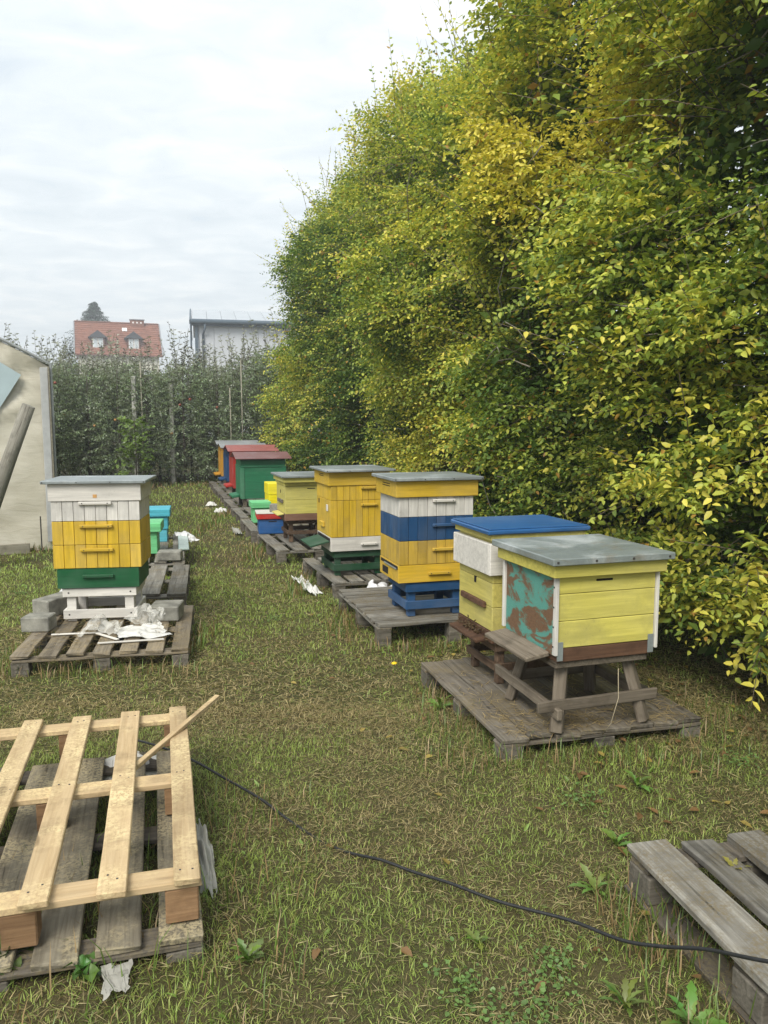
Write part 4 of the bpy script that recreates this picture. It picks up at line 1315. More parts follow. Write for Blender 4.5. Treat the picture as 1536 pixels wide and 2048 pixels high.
def hive_C():
    t = thing('beehive', 'tall hive striped yellow white blue and yellow on blue stand', 'beehive', (0.307, 5.777, 0), 16.4, 'beehives of the right row')
    flat_roof(t, 0.668, 0.58, 1.129, 1.153, METAL)
    rim(t, 0.612, 0.515, 1.014, 1.128, Y1x)
    w, d = 0.556, 0.472
    planked(t, 0.873, 1.013, w, d, WHT, 8, 6, (0.985, WHTx), hx=0.05, hw=0.17)
    planked(t, 0.703, 0.872, w, d, BLU, 8, 6, (0.812, BLUx), hx=0.05, hw=0.17)
    planked(t, 0.532, 0.702, w, d, Y2, 8, 6, (0.638, Y1x), hx=0.05, hw=0.17)
    c = planked(t, 0.403, 0.531, w + 0.008, d, Y3, 1, 1, (0.468, Y3), hx=0.02, hw=0.17, horiz=True)
    P('entrance_slot', c, (-w / 2 - 0.008, -w / 2 - 0.002, -0.215, 0.20, 0.500, 0.522), DARKM, 0.001)
    P('entrance_bar', c, (-w / 2 - 0.014, -w / 2 - 0.0085, -0.20, 0.1, 0.498, 0.508), METALE, 0.001)
    P('dark_vent', c, (-w / 2 - 0.0075, -w / 2 - 0.002, 0.02, 0.16, 0.425, 0.475), DARKM, 0.002)
    stand(t, 0.40, 0.40, 0.152, 0.402, BLUx, leg=0.055, rail=0.07, low=(0.055, 0.115), boardt=0.022)


def hive_D():
    t = thing('beehive', 'tall deep yellow hive with white base on green stand', 'beehive', (-0.306, 7.351, 0), 17.4, 'beehives of the right row')
    flat_roof(t, 0.645, 0.70, 1.091, 1.113, METAL)
    rim(t, 0.573, 0.58, 0.967, 1.09, Y1x)
    w, d = 0.53, 0.56
    planked(t, 0.833, 0.966, w, d, Y1, 9, 1, (0.945, Y1x), hx=0.09, hw=0.155)
    c = planked(t, 0.50, 0.832, w, d, Y1, 9, 1, (0.792, Y1x), hx=0.09, hw=0.155)
    b = planked(t, 0.371, 0.499, w - 0.004, d - 0.004, WHTx, 1, 1, (0.432, WHTx), hx=0.09, hw=0.155, horiz=True)
    P('hole_disc', c, (-w / 2 - 0.012, -w / 2 - 0.001, -0.19, -0.14, 0.73, 0.79), WHT, 0.005)
    P('upper_entrance', c, (-w / 2 - 0.003, -w / 2 + 0.002, 0.17, 0.2, 0.775, 0.815), DARKM, 0.001)
    P('entrance_block', c, (-w / 2 - 0.02, -w / 2 - 0.001, -0.04, 0.10, 0.57, 0.615), Y1x, 0.003)
    P('entrance_slot', b, (-w / 2 - 0.004, -w / 2 + 0.001, -0.24, 0.24, 0.455, 0.49), DARKM, 0.001)
    P('landing_board', t, (-w / 2 - 0.185, -w / 2 - 0.005, -0.255, 0.20, 0.435, 0.450), GRNs, 0.003, rot=(0, R(-13), 0))
    stand(t, 0.43, 0.46, 0.142, 0.370, GRNs, leg=0.05, rail=0.06, low=(0.045, 0.105), boardt=0.02)


def hive_E():
    t = thing('beehive', 'short pale lemon hive on brown stand beside the small blue box', 'beehive', (-0.985, 9.30, 0), 17.5, 'beehives of the right row')
    w, d = 0.47, 0.56
    flat_roof(t, 0.58, 0.76, 0.900, 0.924, METAL)
    P('top_rim', t, (-0.262, 0.262, -0.345, 0.345, 0.845, 0.8995), LEMp, 0.003)
    P('inner_rim', t, (-0.245, 0.245, -0.30, 0.30, 0.805, 0.8445), LEM, 0.003)
    c = planked(t, 0.48, 0.804, w, d, LEMp, 2, 1, horiz=True)
    P('hand_slot', c, (0.02, 0.11, -d / 2 - 0.004, -d / 2 + 0.001, 0.765, 0.775), DARKM, 0.001)
    P('upper_entrance', c, (-w / 2 - 0.003, -w / 2 + 0.002, 0.0, 0.03, 0.70, 0.74), DARKM, 0.001)
    P('entrance_block', c, (-w / 2 - 0.02, -w / 2 - 0.001, -0.16, 0.14, 0.595, 0.635), M_oldblk, 0.003)
    P('floor_box', t, (-w / 2 - 0.004, w / 2 + 0.004, -d / 2 - 0.004, d / 2 + 0.004, 0.402, 0.479), paint('brown_paint', (0.24, 0.13, 0.085), 0.2, 0.3, 'x'), 0.003)
    P('landing_board', t, (-w / 2 - 0.085, -w / 2 - 0.006, -0.22, 0.16, 0.462, 0.478), LEMp, 0.004, rot=(0, R(-10), 0))
    stand(t, 0.36, 0.40, 0.142, 0.401, M_stand, leg=0.045, rail=0.045, low=(0.09, 0.135), boardt=0.018)


def hive_M():
    t = thing('beehive', 'hive of white yellow and green boxes on white stand, left of the path', 'beehive', (-2.009, 5.600, 0), 8.0)
    flat_roof(t, 0.69, 0.52, 1.119, 1.141, METAL)
    rim(t, 0.612, 0.46, 0.999, 1.118, WHTx, slots=False)
    w, d = 0.586, 0.44
    P('stain', [o for o in t.children if o.name.startswith('top_rim')][0], (-0.012, 0.014, -0.2315, -0.2295, 1.022, 1.045), simple('orange_stain', (0.5, 0.28, 0.1), 0.8), 0)
    planked(t, 0.861, 0.998, w, d, WHT, 8, 6, (0.985, WHTx), hx=0.0, hw=0.22, right=True)
    planked(t, 0.697, 0.860, w, d, Y1, 8, 6, (0.826, Y1x), hx=0.0, hw=0.22, right=True)
    planked(t, 0.533, 0.696, w, d, Y1, 8, 6, (0.662, Y1x), hx=0.0, hw=0.22, right=True)
    planked(t, 0.392, 0.532, w - 0.04, d - 0.01, GRN, 1, 1, (0.478, GRN), hx=0.0, hw=0.21, horiz=True, right=True)
    stand(t, 0.455, 0.36, 0.153, 0.391, WHTx, leg=0.062, rail=0.062, low=(0.02, 0.085), boardt=0.02, screws=True)


def gable_hive(label, x, y, w, d, zb, ze, zr, ov, body, roofm, trim, floor=None, planks=True, name='beehive'):
    """old style hive under a ridged sheet roof; the ridge runs across the row"""
    t = thing(name, label, 'beehive', (x, y, 0), ROW, 'gable-roofed hives at the far end')
    P('hive_body', t, (-w / 2, w / 2, -d / 2, d / 2, zb, ze - 0.02), body, 0.004)
    b = t.children[-1]
    P('trim', b, (-w / 2 - 0.012, w / 2 + 0.012, -d / 2 - 0.012, -d / 2 - 0.001, ze - 0.135, ze - 0.115), body, 0.003)
    P('trim', b, (-w / 2 - 0.012, -w / 2 - 0.001, -d / 2, d / 2, ze - 0.135, ze - 0.115), body, 0.003)
    P('corner_batten', b, (-w / 2 - 0.012, -w / 2 + 0.05, -d / 2 - 0.012, -d / 2 - 0.001, zb, ze - 0.14), body, 0.003)
    P('corner_batten', b, (w / 2 - 0.05, w / 2 + 0.012, -d / 2 - 0.012, -d / 2 - 0.001, zb, ze - 0.14), body, 0.003)
    for k in range(4):
        yy = -d / 2 + 0.06 + k * (d - 0.06) / 4
        P('plank', b, (-w / 2 - 0.01, -w / 2 - 0.001, yy + 0.003, yy + (d - 0.06) / 4 - 0.003, zb, ze - 0.14), body, 0.002)
    hd, W2 = d / 2 + ov, w / 2 + ov * 0.95
    gv = [(-w / 2, -d / 2, ze - 0.02), (-w / 2, d / 2, ze - 0.02), (-w / 2, 0, zr - 0.015), (w / 2, -d / 2, ze - 0.02), (w / 2, d / 2, ze - 0.02), (w / 2, 0, zr - 0.015)]
    link('gable', poly_mesh(gv, [(0, 2, 1), (3, 4, 5), (0, 3, 5, 2), (1, 2, 5, 4), (0, 1, 4, 3)], trim), t)
    sl = math.atan2(zr - ze, hd)
    ln = math.hypot(zr - ze, hd)
    for sgn in (1, -1):
        link('roof_sheet', box_mesh(2 * W2, ln, 0.012, roofm, 0.003), t, (0, -sgn * hd / 2, (ze + zr) / 2 + 0.004), (sl * sgn, 0, 0))
    P('landing_board', t, (-w / 2 - 0.14, -w / 2 - 0.012, -0.22, 0.22, zb + 0.01, zb + 0.06), body, 0.01, rot=(0, R(-8), 0))
    for sx in (-1, 1):
        for sy in (-1, 1):
            P('leg', t, (sx * (w / 2 - 0.06) - 0.03, sx * (w / 2 - 0.06) + 0.03, sy * (d / 2 - 0.06) - 0.03, sy * (d / 2 - 0.06) + 0.03, 0.14, zb), M_old_dark, 0.004)
    return t


hive_A(); hive_B(); hive_C(); hive_D(); hive_E(); hive_M()
gable_hive('green gable-roofed hive with maroon roof', -2.068, 13.195, 0.72, 0.74, 0.277, 0.924, 1.015, 0.10, GRN2, MAROON, GRN2)
gable_hive('red gable-roofed hive with red roof behind the green one', -2.532, 15.00, 0.71, 0.78, 0.295, 0.978, 1.075, 0.12, RED, REDROOF, REDROOF)
gable_hive('blue gable-roofed hive with grey roof behind the red one', -2.919, 16.275, 0.68, 0.72, 0.322, 0.995, 1.07, 0.14, BLU, GREYROOF, BLU)
gable_hive('ochre gable-roofed hive with grey roof, farthest in the row', -3.308, 17.75, 0.72, 0.80, 0.326, 1.018, 1.09, 0.12, ORA, GREYROOF, BLU)


# ------------------------------------------------------------------ air
def build_haze():
    m = bpy.data.materials.new('haze_air'); m.use_nodes = True
    n = m.node_tree.nodes; n.clear()
    out = n.new('ShaderNodeOutputMaterial'); v = n.new('ShaderNodeVolumePrincipled')
    v.inputs['Color'].default_value = (0.93, 0.96, 1.0, 1); v.inputs['Density'].default_value = 0.0028; v.inputs['Anisotropy'].default_value = 0.2
    m.node_tree.links.new(v.outputs[0], out.inputs['Volume'])
    x0, x1, y0, y1, z0, z1 = -340, 340, -160, 430, -1.2, 21
    vv = [(x, y, z) for x in (x0, x1) for y in (y0, y1) for z in (z0, z1)]
    o = link('haze', poly_mesh(vv, [(0, 1, 3, 2), (4, 6, 7, 5), (0, 4, 5, 1), (2, 3, 7, 6), (0, 2, 6, 4), (1, 5, 7, 3)], m))
    tag(o, 'thin pale haze over the garden and the houses beyond', kind='stuff')


build_haze()


# ------------------------------------------------------------------ small boxes
def small_box(name, label, loc, yaw, w, d, z0, zb, lid_h, body, lid, over=0.02, cap=None, tiers=1, group=None):
    t = thing(name, label, 'nucleus box', (loc[0], loc[1], 0), yaw, group)
    hh = (zb - z0) / tiers
    for k in range(tiers):
        e = 0.012 * k
        P('box_body', t, (-w / 2 - e, w / 2 + e, -d / 2 - e, d / 2 + e, z0 + k * hh, z0 + (k + 1) * hh - 0.002), body, 0.005)
        P('finger_notch', t.children[-1], (-0.05, 0.05, -d / 2 - e - 0.002, -d / 2 - e + 0.002, z0 + (k + 1) * hh - 0.04, z0 + (k + 1) * hh - 0.026), DARKM, 0.001)
    P('lid', t, (-w / 2 - over, w / 2 + over, -d / 2 - over, d / 2 + over, zb, zb + lid_h), lid, 0.006)
    if cap: P('lid_sheet', t, (-w / 2 - over - 0.004, w / 2 + over + 0.004, -d / 2 - over - 0.004, d / 2 + over + 0.004, zb + lid_h + 0.0005, zb + lid_h + 0.014), cap, 0.004)
    return t


small_box('nucleus_box', 'low blue box with red rim and white top on the pallet edge', (-1.42, 9.91), 12, 0.34, 0.34, 0.142, 0.328, 0.065, BLUn, RED2, 0.025, WHTx)
tag(P('concrete_block', None, (-1.43, -1.31, 9.80, 9.92, 0.409, 0.505), CONC, 0.006), 'small grey block lying on the low blue box', 'block')
small_box('nucleus_box', 'bright yellow foam box between the green hive and the lemon hive', (-1.50, 11.35), ROW, 0.38, 0.42, 0.142, 0.50, 0.16, CANARY, CANARY, 0.006, group=None)
small_box('nucleus_box', 'small mint green box beside the bright yellow foam box', (-1.73, 10.95), ROW, 0.22, 0.28, 0.142, 0.345, 0.085, MINT, MINT, 0.025)
small_box('nucleus_box', 'turquoise stacked box behind the left hive', (-2.74, 9.05), 13, 0.46, 0.34, 0.167, 0.46, 0.085, AQUA, AQUA, 0.04, tiers=2)
small_box('nucleus_box', 'mint green box in front of the turquoise box', (-2.54, 8.23), 11, 0.32, 0.30, 0.167, 0.40, 0.095, MINT, MINT, 0.045)


def blk(label, x, y, z, yaw, sx, sy, sz, group='grey concrete blocks around the left hive'):
    o = link('concrete_block', box_mesh(sx, sy, sz, CONC, 0.007, 0.003, int(x * 100) % 5), None, (x, y, z + sz / 2), (0, 0, R(yaw)))
    tag(o, label, 'block', group)


blk('grey concrete block on the front left corner of the pallet', -2.315, 5.18, 0.152, 3, 0.185, 0.15, 0.10)
blk('grey concrete block against the left side of the white stand', -2.395, 5.64, 0.152, -20, 0.15, 0.30, 0.125)
blk('grey concrete block lying right of the white stand', -1.545, 5.50, 0.152, 4, 0.205, 0.22, 0.105)
blk('brown-grey block on the second pallet in front of the mint box', -2.135, 7.78, 0.167, 8, 0.23, 0.17, 0.09)
gl = link('glass_strip', box_mesh(0.11, 0.85, 0.02, simple('greenish_pane', (0.30, 0.38, 0.35), 0.2, vary=0.2, scale=4, spec=0.6), 0.004), None, (-2.24, 8.72, 0.205), (R(3.2), 0, R(15)))
tag(gl, 'greenish grey strip lying along the pallet beside the mint box', 'strip')


# ------------------------------------------------------------------ plastic sheets and rags
FILM_C = plastic_film('clear_bag_film', (0.66, 0.65, 0.60), 0.36)
FILM_W = plastic_film('white_sheet_film', (0.74, 0.73, 0.70), 0.93, 0.4)
FILM_G = plastic_film('dirty_grey_film', (0.36, 0.35, 0.31), 0.92, 0.45)
FILM_M = plastic_film('milky_film', (0.74, 0.74, 0.76), 0.8, 0.35)


def crumple(name, label, cat, mat, loc, yaw, w, d, h, seed, sharp=1.0, n=44, tilt=(0, 0), dome=0.0, edge=0.45, group=None):
    """a crumpled piece of film: folded sheet with an uneven outline"""
    rng = np.random.default_rng(seed)
    u, v = np.meshgrid(np.linspace(-1, 1, n), np.linspace(-1, 1, n))
    u, v = u.ravel(), v.ravel()
    ang = np.arctan2(v, u)
    # squash the square to a ragged outline
    rad = np.maximum(np.abs(u), np.abs(v))
    k = 1 - edge * fbm(np.stack([np.cos(ang) * 1.5, np.sin(ang) * 1.5, 0 * u], 1), seed, 3) * rad * 1.4
    z = np.abs(fbm(np.stack([u * 1.4 + 0.5 * v, v * 1.1, 0 * u], 1), seed + 5, 2) - 0.5) * 2
    z2 = np.abs(fbm(np.stack([u * 3 + v, v * 2 - u * 1.5, 0 * u], 1), seed + 9, 2) - 0.5) * 2
    Z = h * (z * 0.8 + z2 * 0.22 * sharp) + dome * (1 - rad ** 2) ** 1.5
    V = np.stack([u * w / 2 * k + (z2 - 0.3) * 0.10 * min(w, 0.4), v * d / 2 * k + (z - 0.3) * 0.12 * min(d, 0.4), Z], 1)
    i = (np.arange(n - 1)[:, None] * n + np.arange(n - 1)[None]).ravel()
    me = np_mesh(name, V, 4, np.stack([i, i + 1, i + n + 1, i + n], 1), None, mat)
    me.shade_smooth()
    if loc[2] < 0.06: loc = (loc[0], loc[1], loc[2] + float(ground_h(np.array([loc[0]]), np.array([loc[1]]))[0]) + 0.015)
    o = link(name, me, None, loc, (tilt[0], tilt[1], R(yaw)))
    tag(o, label, cat, group)
    return o


crumple('plastic_bag', 'crumpled clear plastic bag in front of the white stand', 'plastic bag', FILM_C, (-1.885, 5.13, 0.158), 15, 0.34, 0.36, 0.10, 3, dome=0.04)
crumple('plastic_sheet', 'white dirty plastic sheet spread on the pallet by the left hive', 'plastic sheet', FILM_W, (-1.615, 5.10, 0.156), 22, 0.46, 0.46, 0.035, 4, 0.6)
crumple('plastic_bag', 'raised clear plastic bag between the stand and the right block', 'plastic bag', FILM_C, (-1.625, 5.33, 0.19), -25, 0.32, 0.22, 0.09, 6, tilt=(R(35), R(12)), dome=0.03)
crumple('plastic_bag', 'milky plastic bag sticking out left of the green box', 'plastic bag', FILM_M, (-2.50, 6.15, 0.20), -5, 0.24, 0.2, 0.06, 8, tilt=(R(30), R(-28)), dome=0.03)
crumple('plastic_bag', 'milky plastic bag hanging off the pallet beside the turquoise box', 'plastic bag', FILM_M, (-2.28, 9.02, 0.20), -40, 0.34, 0.18, 0.05, 9, tilt=(R(14), R(22)), dome=0.05)
crumple('plastic_sheet', 'long dirty white film crumpled along the pallet edge in the right row', 'plastic sheet', FILM_W, (-0.735, 7.32, 0.0), 19 + 90, 1.2, 0.17, 0.09, 10, dome=0.02)
crumple('plastic_sheet', 'white film scraps between the two pallets of the right row', 'plastic sheet', FILM_M, (0.02, 6.78, 0.03), 12, 0.42, 0.3, 0.14, 11, dome=0.04)
crumple('rag', 'white crumpled rag beside the far pallets', 'rag', FILM_W, (-2.74, 13.2, 0.0), 20, 0.30, 0.26, 0.08, 12, dome=0.07, group='white rags by the far pallets')
crumple('rag', 'small white rag left of the farthest pallets', 'rag', FILM_W, (-3.12, 14.2, 0.0), 50, 0.2, 0.2, 0.05, 13, dome=0.05, group='white rags by the far pallets')
crumple('rag', 'whitish scrap tucked under the side of the far pallets', 'rag', FILM_G, (-2.06, 10.95, 0.0), 17, 0.16, 0.7, 0.08, 14, dome=0.02, group='white rags by the far pallets')
crumple('plastic_sheet', 'white crinkled film at the back of the old pallet', 'plastic sheet', FILM_W, (-1.07, 3.22, 0.05), 16, 0.42, 0.28, 0.10, 15, dome=0.06)
crumple('plastic_sheet', 'dirty grey film strip along the right side of the old pallet', 'plastic sheet', FILM_G, (-0.62, 2.56, 0.0), 16.5, 0.085, 0.72, 0.03, 16, dome=0.02)
crumple('plastic_scrap', 'grey dirty plastic scrap in the grass below the old pallet', 'plastic scrap', FILM_G, (-0.70, 1.915, 0.012), 20, 0.10, 0.17, 0.015, 17)
crumple('rag', 'whitish bundle lying at the hedge foot beyond the green hive', 'rag', FILM_W, (-1.16, 14.9, 0.42), 30, 0.34, 0.26, 0.08, 18, dome=0.1)
for i, (x, y, z, yaw, L_, lab) in enumerate(((-2.00, 5.05, 0.157, 10, 0.34, 'white thin strip on the pallet in front of the clear bag'), (-1.79, 4.98, 0.157, -38, 0.24, 'short white strip crossing under the white plastic sheet'), (-1.60, 4.87, 0.157, 14, 0.40, 'white strip along the front edge of the white sheet'))):
    o = link('white_strip', box_mesh(L_, 0.022, 0.006, WHTx, 0.001), None, (x, y, z + 0.004), (0, 0, R(yaw)))
    tag(o, lab, 'strip', 'white strips on the left pallet')


# ------------------------------------------------------------------ cable
def build_cable():
    pts = [(-1.25, 3.62, 0.05), (-1.05, 3.52, 0.045), (-0.86, 3.40, 0.03), (-0.68, 3.22, 0.03), (-0.50, 3.05, 0.022), (-0.36, 2.92, -0.008), (-0.22, 2.79, -0.022), (-0.12, 2.705, -0.012), (-0.01, 2.62, 0.012), (0.10, 2.55, 0.01), (0.22, 2.46, 0.024),
           (0.37, 2.355, 0.026), (0.56, 2.235, 0.045), (0.68, 2.11, 0.068), (0.765, 2.03, 0.105), (0.845, 1.93, 0.168), (0.91, 1.80, 0.235), (0.985, 1.70, 0.285), (1.07, 1.60, 0.33), (1.2, 1.5, 0.37), (1.5, 1.3, 0.30), (1.9, 1.0, 0.01)]
    c = np.array(pts)
    out = []
    for i in range(len(c) - 1):
        p0, p1, p2, p3 = c[max(0, i - 1)], c[i], c[i + 1], c[min(len(c) - 1, i + 2)]
        for t in np.linspace(0, 1, 7)[:-1]:
            out.append(0.5 * ((2 * p1) + (-p0 + p2) * t + (2 * p0 - 5 * p1 + 4 * p2 - p3) * t * t + (-p0 + 3 * p1 - 3 * p2 + p3) * t ** 3))
    me = tube_mesh([(out, 0.0054)], simple('black_rubber', (0.016, 0.017, 0.018), 0.55, vary=0.4, scale=40, spec=0.4), 8)
    tag(link('cable', me), 'black cable running across the grass to the right pallet', 'cable')


build_cable()

# ------------------------------------------------------------------ grass, straw, weeds, fallen leaves
grass_m = leaf_mat('grass_blade', 0.28, 0.03)


def scatter(rng, n, y0, y1, left, right):
    """points on the lawn within view, with a margin; left/right are slopes of the view"""
    y = np.sqrt(rng.uniform(y0 * y0, y1 * y1, n))
    x = rng.uniform(left, right, n) * (y + 2.0)
    hedge = x > (2.98 - 0.3 * y) + 1.3
    y, x = y[~hedge], x[~hedge]
    return x, y


def greenness(x, y):
    p = np.stack([x * 0.9, y * 0.7, 0 * x], 1)
    g = fbm(p, 51, 3) * 0.62 + fbm(np.stack([x * 4.2, y * 4.2, 0 * x], 1), 57, 3) * 0.38
    # worn, dry spots round the pallets
    return (g - 0.5) * 1.6 + 0.5


def grass_layer(rng, n, y0, y1, hgt, wid, flat, name, dry=0.5):
    x, y = scatter(rng, n, y0, y1, -0.58, 0.58)
    n = len(x)
    g = greenness(x, y)
    isdry = (g + rng.normal(0, 0.10, n)) < dry
    lie = isdry & (rng.random(n) < flat)
    h = hgt * rng.uniform(0.5, 1.35, n) * (0.6 + 0.9 * fbm(np.stack([x * 6, y * 6, 0 * x], 1), 63, 2)) * np.where(lie, 1.25, 1.0) * np.where(isdry, 0.9, 0.75 + 0.7 * np.clip(g, 0, 1))
    a = rng.uniform(0, 6.283, n)
    side = np.stack([np.cos(a), np.sin(a), 0 * a], 1)
    lean = np.stack([-np.sin(a), np.cos(a), 0 * a], 1)
    lv = np.where(lie, rng.uniform(2.0, 5.0, n), np.abs(rng.normal(1.0, 0.7, n)))
    d0 = norm(UP + lean * (lv * 0.6)[:, None]); d1 = norm(UP * np.where(lie, 0.05, 0.5)[:, None] + lean * (lv * 1.3)[:, None] + rng.normal(0, 0.3, (n, 3)))
    w = wid * rng.uniform(0.6, 1.3, n)[:, None] / 2
    b = np.stack([x, y, ground_h(x, y) - 0.004 + np.where(lie, rng.uniform(0.0, 0.02, n), 0)], 1)
    m = b + d0 * (h * 0.5)[:, None]; t = m + d1 * (h * 0.5)[:, None]
    t[:, 2] = np.maximum(t[:, 2], b[:, 2] + 0.004)
    V = np.stack([b - side * w, b + side * w, m - side * w * 0.8, m + side * w * 0.8, t], 1).reshape(-1, 3)
    f = np.array([[0, 1, 3], [0, 3, 2], [2, 3, 4]])
    F = ((np.arange(n) * 5)[:, None, None] + f[None]).reshape(-1)
    G1, G2 = np.array([0.20, 0.295, 0.06]), np.array([0.38, 0.44, 0.11])
    S1, S2 = np.array([0.45, 0.37, 0.18]), np.array([0.28, 0.22, 0.10])
    k = rng.random((n, 1))
    c = np.where(isdry[:, None], S1 * k + S2 * (1 - k), G1 * k + G2 * (1 - k)) * rng.uniform(0.75, 1.25, (n, 1))
    return V, F, np.repeat(c, 5, 0)


def build_grass():
    rng = np.random.default_rng(23)
    for i, (n, y0, y1, h, w, flat, dry) in enumerate(((140000, 1.0, 4.2, 0.028, 0.0025, 0.55, 0.38), (92000, 4.0, 8.2, 0.036, 0.0048, 0.5, 0.36), (62000, 8.0, 14.0, 0.05, 0.0075, 0.4, 0.32), (46000, 13.5, 21.5, 0.062, 0.011, 0.3, 0.32))):
        V, F, C = grass_layer(rng, n, y0, y1, h, w, flat, 'grass', dry)
        o = link('grass', np_mesh('grass', V, 3, F, C, grass_m))
        tag(o, ('short mown grass mixed with dry straw nearest the camera', 'mown grass of the path between the hive rows', 'mown grass beside the far pallets', 'taller grass at the foot of the orchard')[i], 'grass', kind='stuff')
    # thatch: thin dead stalks and clippings lying in every direction
    n = 240000
    x, y = scatter(rng, n, 1.0, 7.5, -0.56, 0.56); n = len(x)
    pr = np.clip(1.30 - 1.6 * greenness(x, y), 0.10, 1) * np.clip(1.25 - 0.12 * y, 0.4, 1)
    kp = rng.random(n) < pr; x, y = x[kp], y[kp]; n = len(x)
    a = rng.uniform(0, 6.283, n)
    pos = np.stack([x, y, ground_h(x, y) + rng.uniform(0.002, 0.024, n)], 1)
    V, F, k = leaves(pos, np.stack([np.cos(a), np.sin(a), rng.normal(0, 0.16, n)], 1), UP + rng.normal(0, 0.3, (n, 3)), rng.uniform(0.02, 0.075, n) * (0.8 + y * 0.06), rng.uniform(0.0014, 0.0034, n) * np.maximum(1, y / 3.5), False, 0.1, 0.12)
    kk = rng.random((n, 1))
    c = np.where(rng.random((n, 1)) < 0.3, np.array([0.22, 0.27, 0.08]), np.array([0.49, 0.42, 0.215]) * kk + np.array([0.22, 0.18, 0.08]) * (1 - kk)) * rng.uniform(0.65, 1.2, (n, 1))
    o = link('thatch', np_mesh('thatch', V, 3, F, np.repeat(c, k, 0), grass_m)); tag(o, 'dead straw and grass clippings matted in the lawn', 'straw', kind='stuff')
    # tufts: taller grass against pallets, blocks and orchard foot
    B = []
    spots = [(-0.72, 2.30, .5, .9), (0.80, 2.28, .12, .2), (0.35, 3.9, .2, .6), (0.9, 3.33, .6, .1), (-0.3, 5.9, .12, .5), (0.3, 5.25, .4, .08), (-1.7, 4.6, .6, .08), (-2.35, 4.9, .1, .5), (-1.95, 5.25, .3, .12), (-1.3, 5.3, .08, .5), (-2.0, 5.75, .2, .15), (-0.8, 7.4, .1, .6), (-1.5, 9.2, .1, .6), (-2.6, 12.8, .1, 2.5), (0.9, 2.0, .2, .3), (-4.4, 9.3, .5, .06), (-5.5, 18.7, 3.5, .3), (-1.4, 1.9, .3, .08), (0.15, 6.35, .3, .2), (2.0, 3.8, .7, .4)]
    for (x, y, sx, sy) in spots:
        m = int(160 + 900 * sx * sy)
        B.append(np.stack([x + rng.uniform(-1, 1, m) * sx, y + rng.uniform(-1, 1, m) * sy], 1))
    B = np.concatenate(B); n = len(B)
    x, y = B[:, 0], B[:, 1]
    a = rng.uniform(0, 6.283, n); side = np.stack([np.cos(a), np.sin(a), 0 * a], 1); lean = np.stack([-np.sin(a), np.cos(a), 0 * a], 1)
    h = rng.uniform(0.05, 0.14, n); w = 0.0022 * np.maximum(1, y / 4)
    w = w[:, None]
    b = np.stack([x, y, ground_h(x, y)], 1)
    m_ = b + norm(UP + lean * 0.25) * (h * 0.55)[:, None]; t = m_ + norm(UP * 0.8 + lean * rng.uniform(0.2, 1.4, (n, 1))) * (h * 0.5)[:, None]
    V = np.stack([b - side * w, b + side * w, m_ - side * w * 0.8, m_ + side * w * 0.8, t], 1).reshape(-1, 3)
    f = np.array([[0, 1, 3], [0, 3, 2], [2, 3, 4]])
    F = ((np.arange(n) * 5)[:, None, None] + f[None]).reshape(-1)
    dry = rng.random((n, 1)) < 0.45
    c = np.where(dry, np.array([0.30, 0.21, 0.10]), np.array([0.12, 0.19, 0.035])) * rng.uniform(0.7, 1.3, (n, 1))
    o = link('tall_grass', np_mesh('tall_grass', V, 3, F, np.repeat(c, 5, 0), grass_m)); tag(o, 'taller grass and dry stalks growing against pallets', 'grass', kind='stuff')
    # loose straw on the platforms
    n = 1500
    px = rng.normal(0, 1, n); pk = rng.integers(0, 3, n)
    e1 = np.array([math.cos(R(ROW)), math.sin(R(ROW)), 0]); 
    base = np.array([[0.53, 3.38, 0.139], [0.53, 3.38, 0.139], [-2.22, 4.59, 0.155]])[pk]
    u = rng.uniform(0.03, 0.98, n); v = np.where(pk == 0, rng.beta(1, 3, n) * 0.6, rng.uniform(0.02, 0.95, n))
    pos = base + e1 * u[:, None] + DV * v[:, None] + UP * rng.uniform(0, 0.006, (n, 1))
    a = rng.uniform(0, 6.28, n); d = np.stack([np.cos(a), np.sin(a), rng.normal(0, 0.1, n)], 1)
    V, F, k = leaves(pos, d, np.tile(UP, (n, 1)), rng.uniform(0.03, 0.10, n), 0.003, False, 0.1, 0.05)
    V[:, 2] = np.maximum(V[:, 2], 0.139)
    c = np.array([0.34, 0.26, 0.13]) * rng.uniform(0.6, 1.3, (n, 1))
    o = link('straw', np_mesh('straw', V, 3, F, np.repeat(c, k, 0), grass_m)); tag(o, 'loose dry straw lying on the plank platform and left pallet', 'straw', kind='stuff')
    # broad weed leaves in the lawn
    n = 5500
    x, y = scatter(rng, n, 1.5, 14.0, -0.52, 0.52)
    keep = greenness(x, y) + rng.normal(0, 0.06, len(x)) > 0.47
    x, y = x[keep], y[keep]; n = len(x)
    a = rng.uniform(0, 6.28, n)
    d = np.stack([np.cos(a), np.sin(a), rng.uniform(0.3, 1.6, n)], 1)
    pos = np.stack([x, y, ground_h(x, y) + 0.008], 1)
    L_ = rng.uniform(0.014, 0.036, n) * (1 + 0.05 * y)
    V, F, k = leaves(pos, d, UP + rng.normal(0, 0.3, (n, 3)), L_, L_ * rng.uniform(0.3, 0.6, n), True, 0.3, 0.25)
    c = np.array([0.19, 0.29, 0.06]) * rng.uniform(0.6, 1.3, (n, 1))
    o = link('weeds', np_mesh('weeds', V, 4, F, np.repeat(c, k, 0), grass_m)); tag(o, 'broad-leaved weeds and clover scattered in the lawn', 'weeds', kind='stuff')
    # clover: dense patches of small round leaflets
    cx, cy = scatter(rng, 75, 1.5, 9.0, -0.5, 0.5)
    g = greenness(cx, cy) > 0.5
    cx, cy = np.concatenate([cx[g], [0.30, 0.42, 0.22, 0.5]]), np.concatenate([cy[g], [1.85, 1.95, 2.02, 2.1]])
    m = 90; n = len(cx) * m
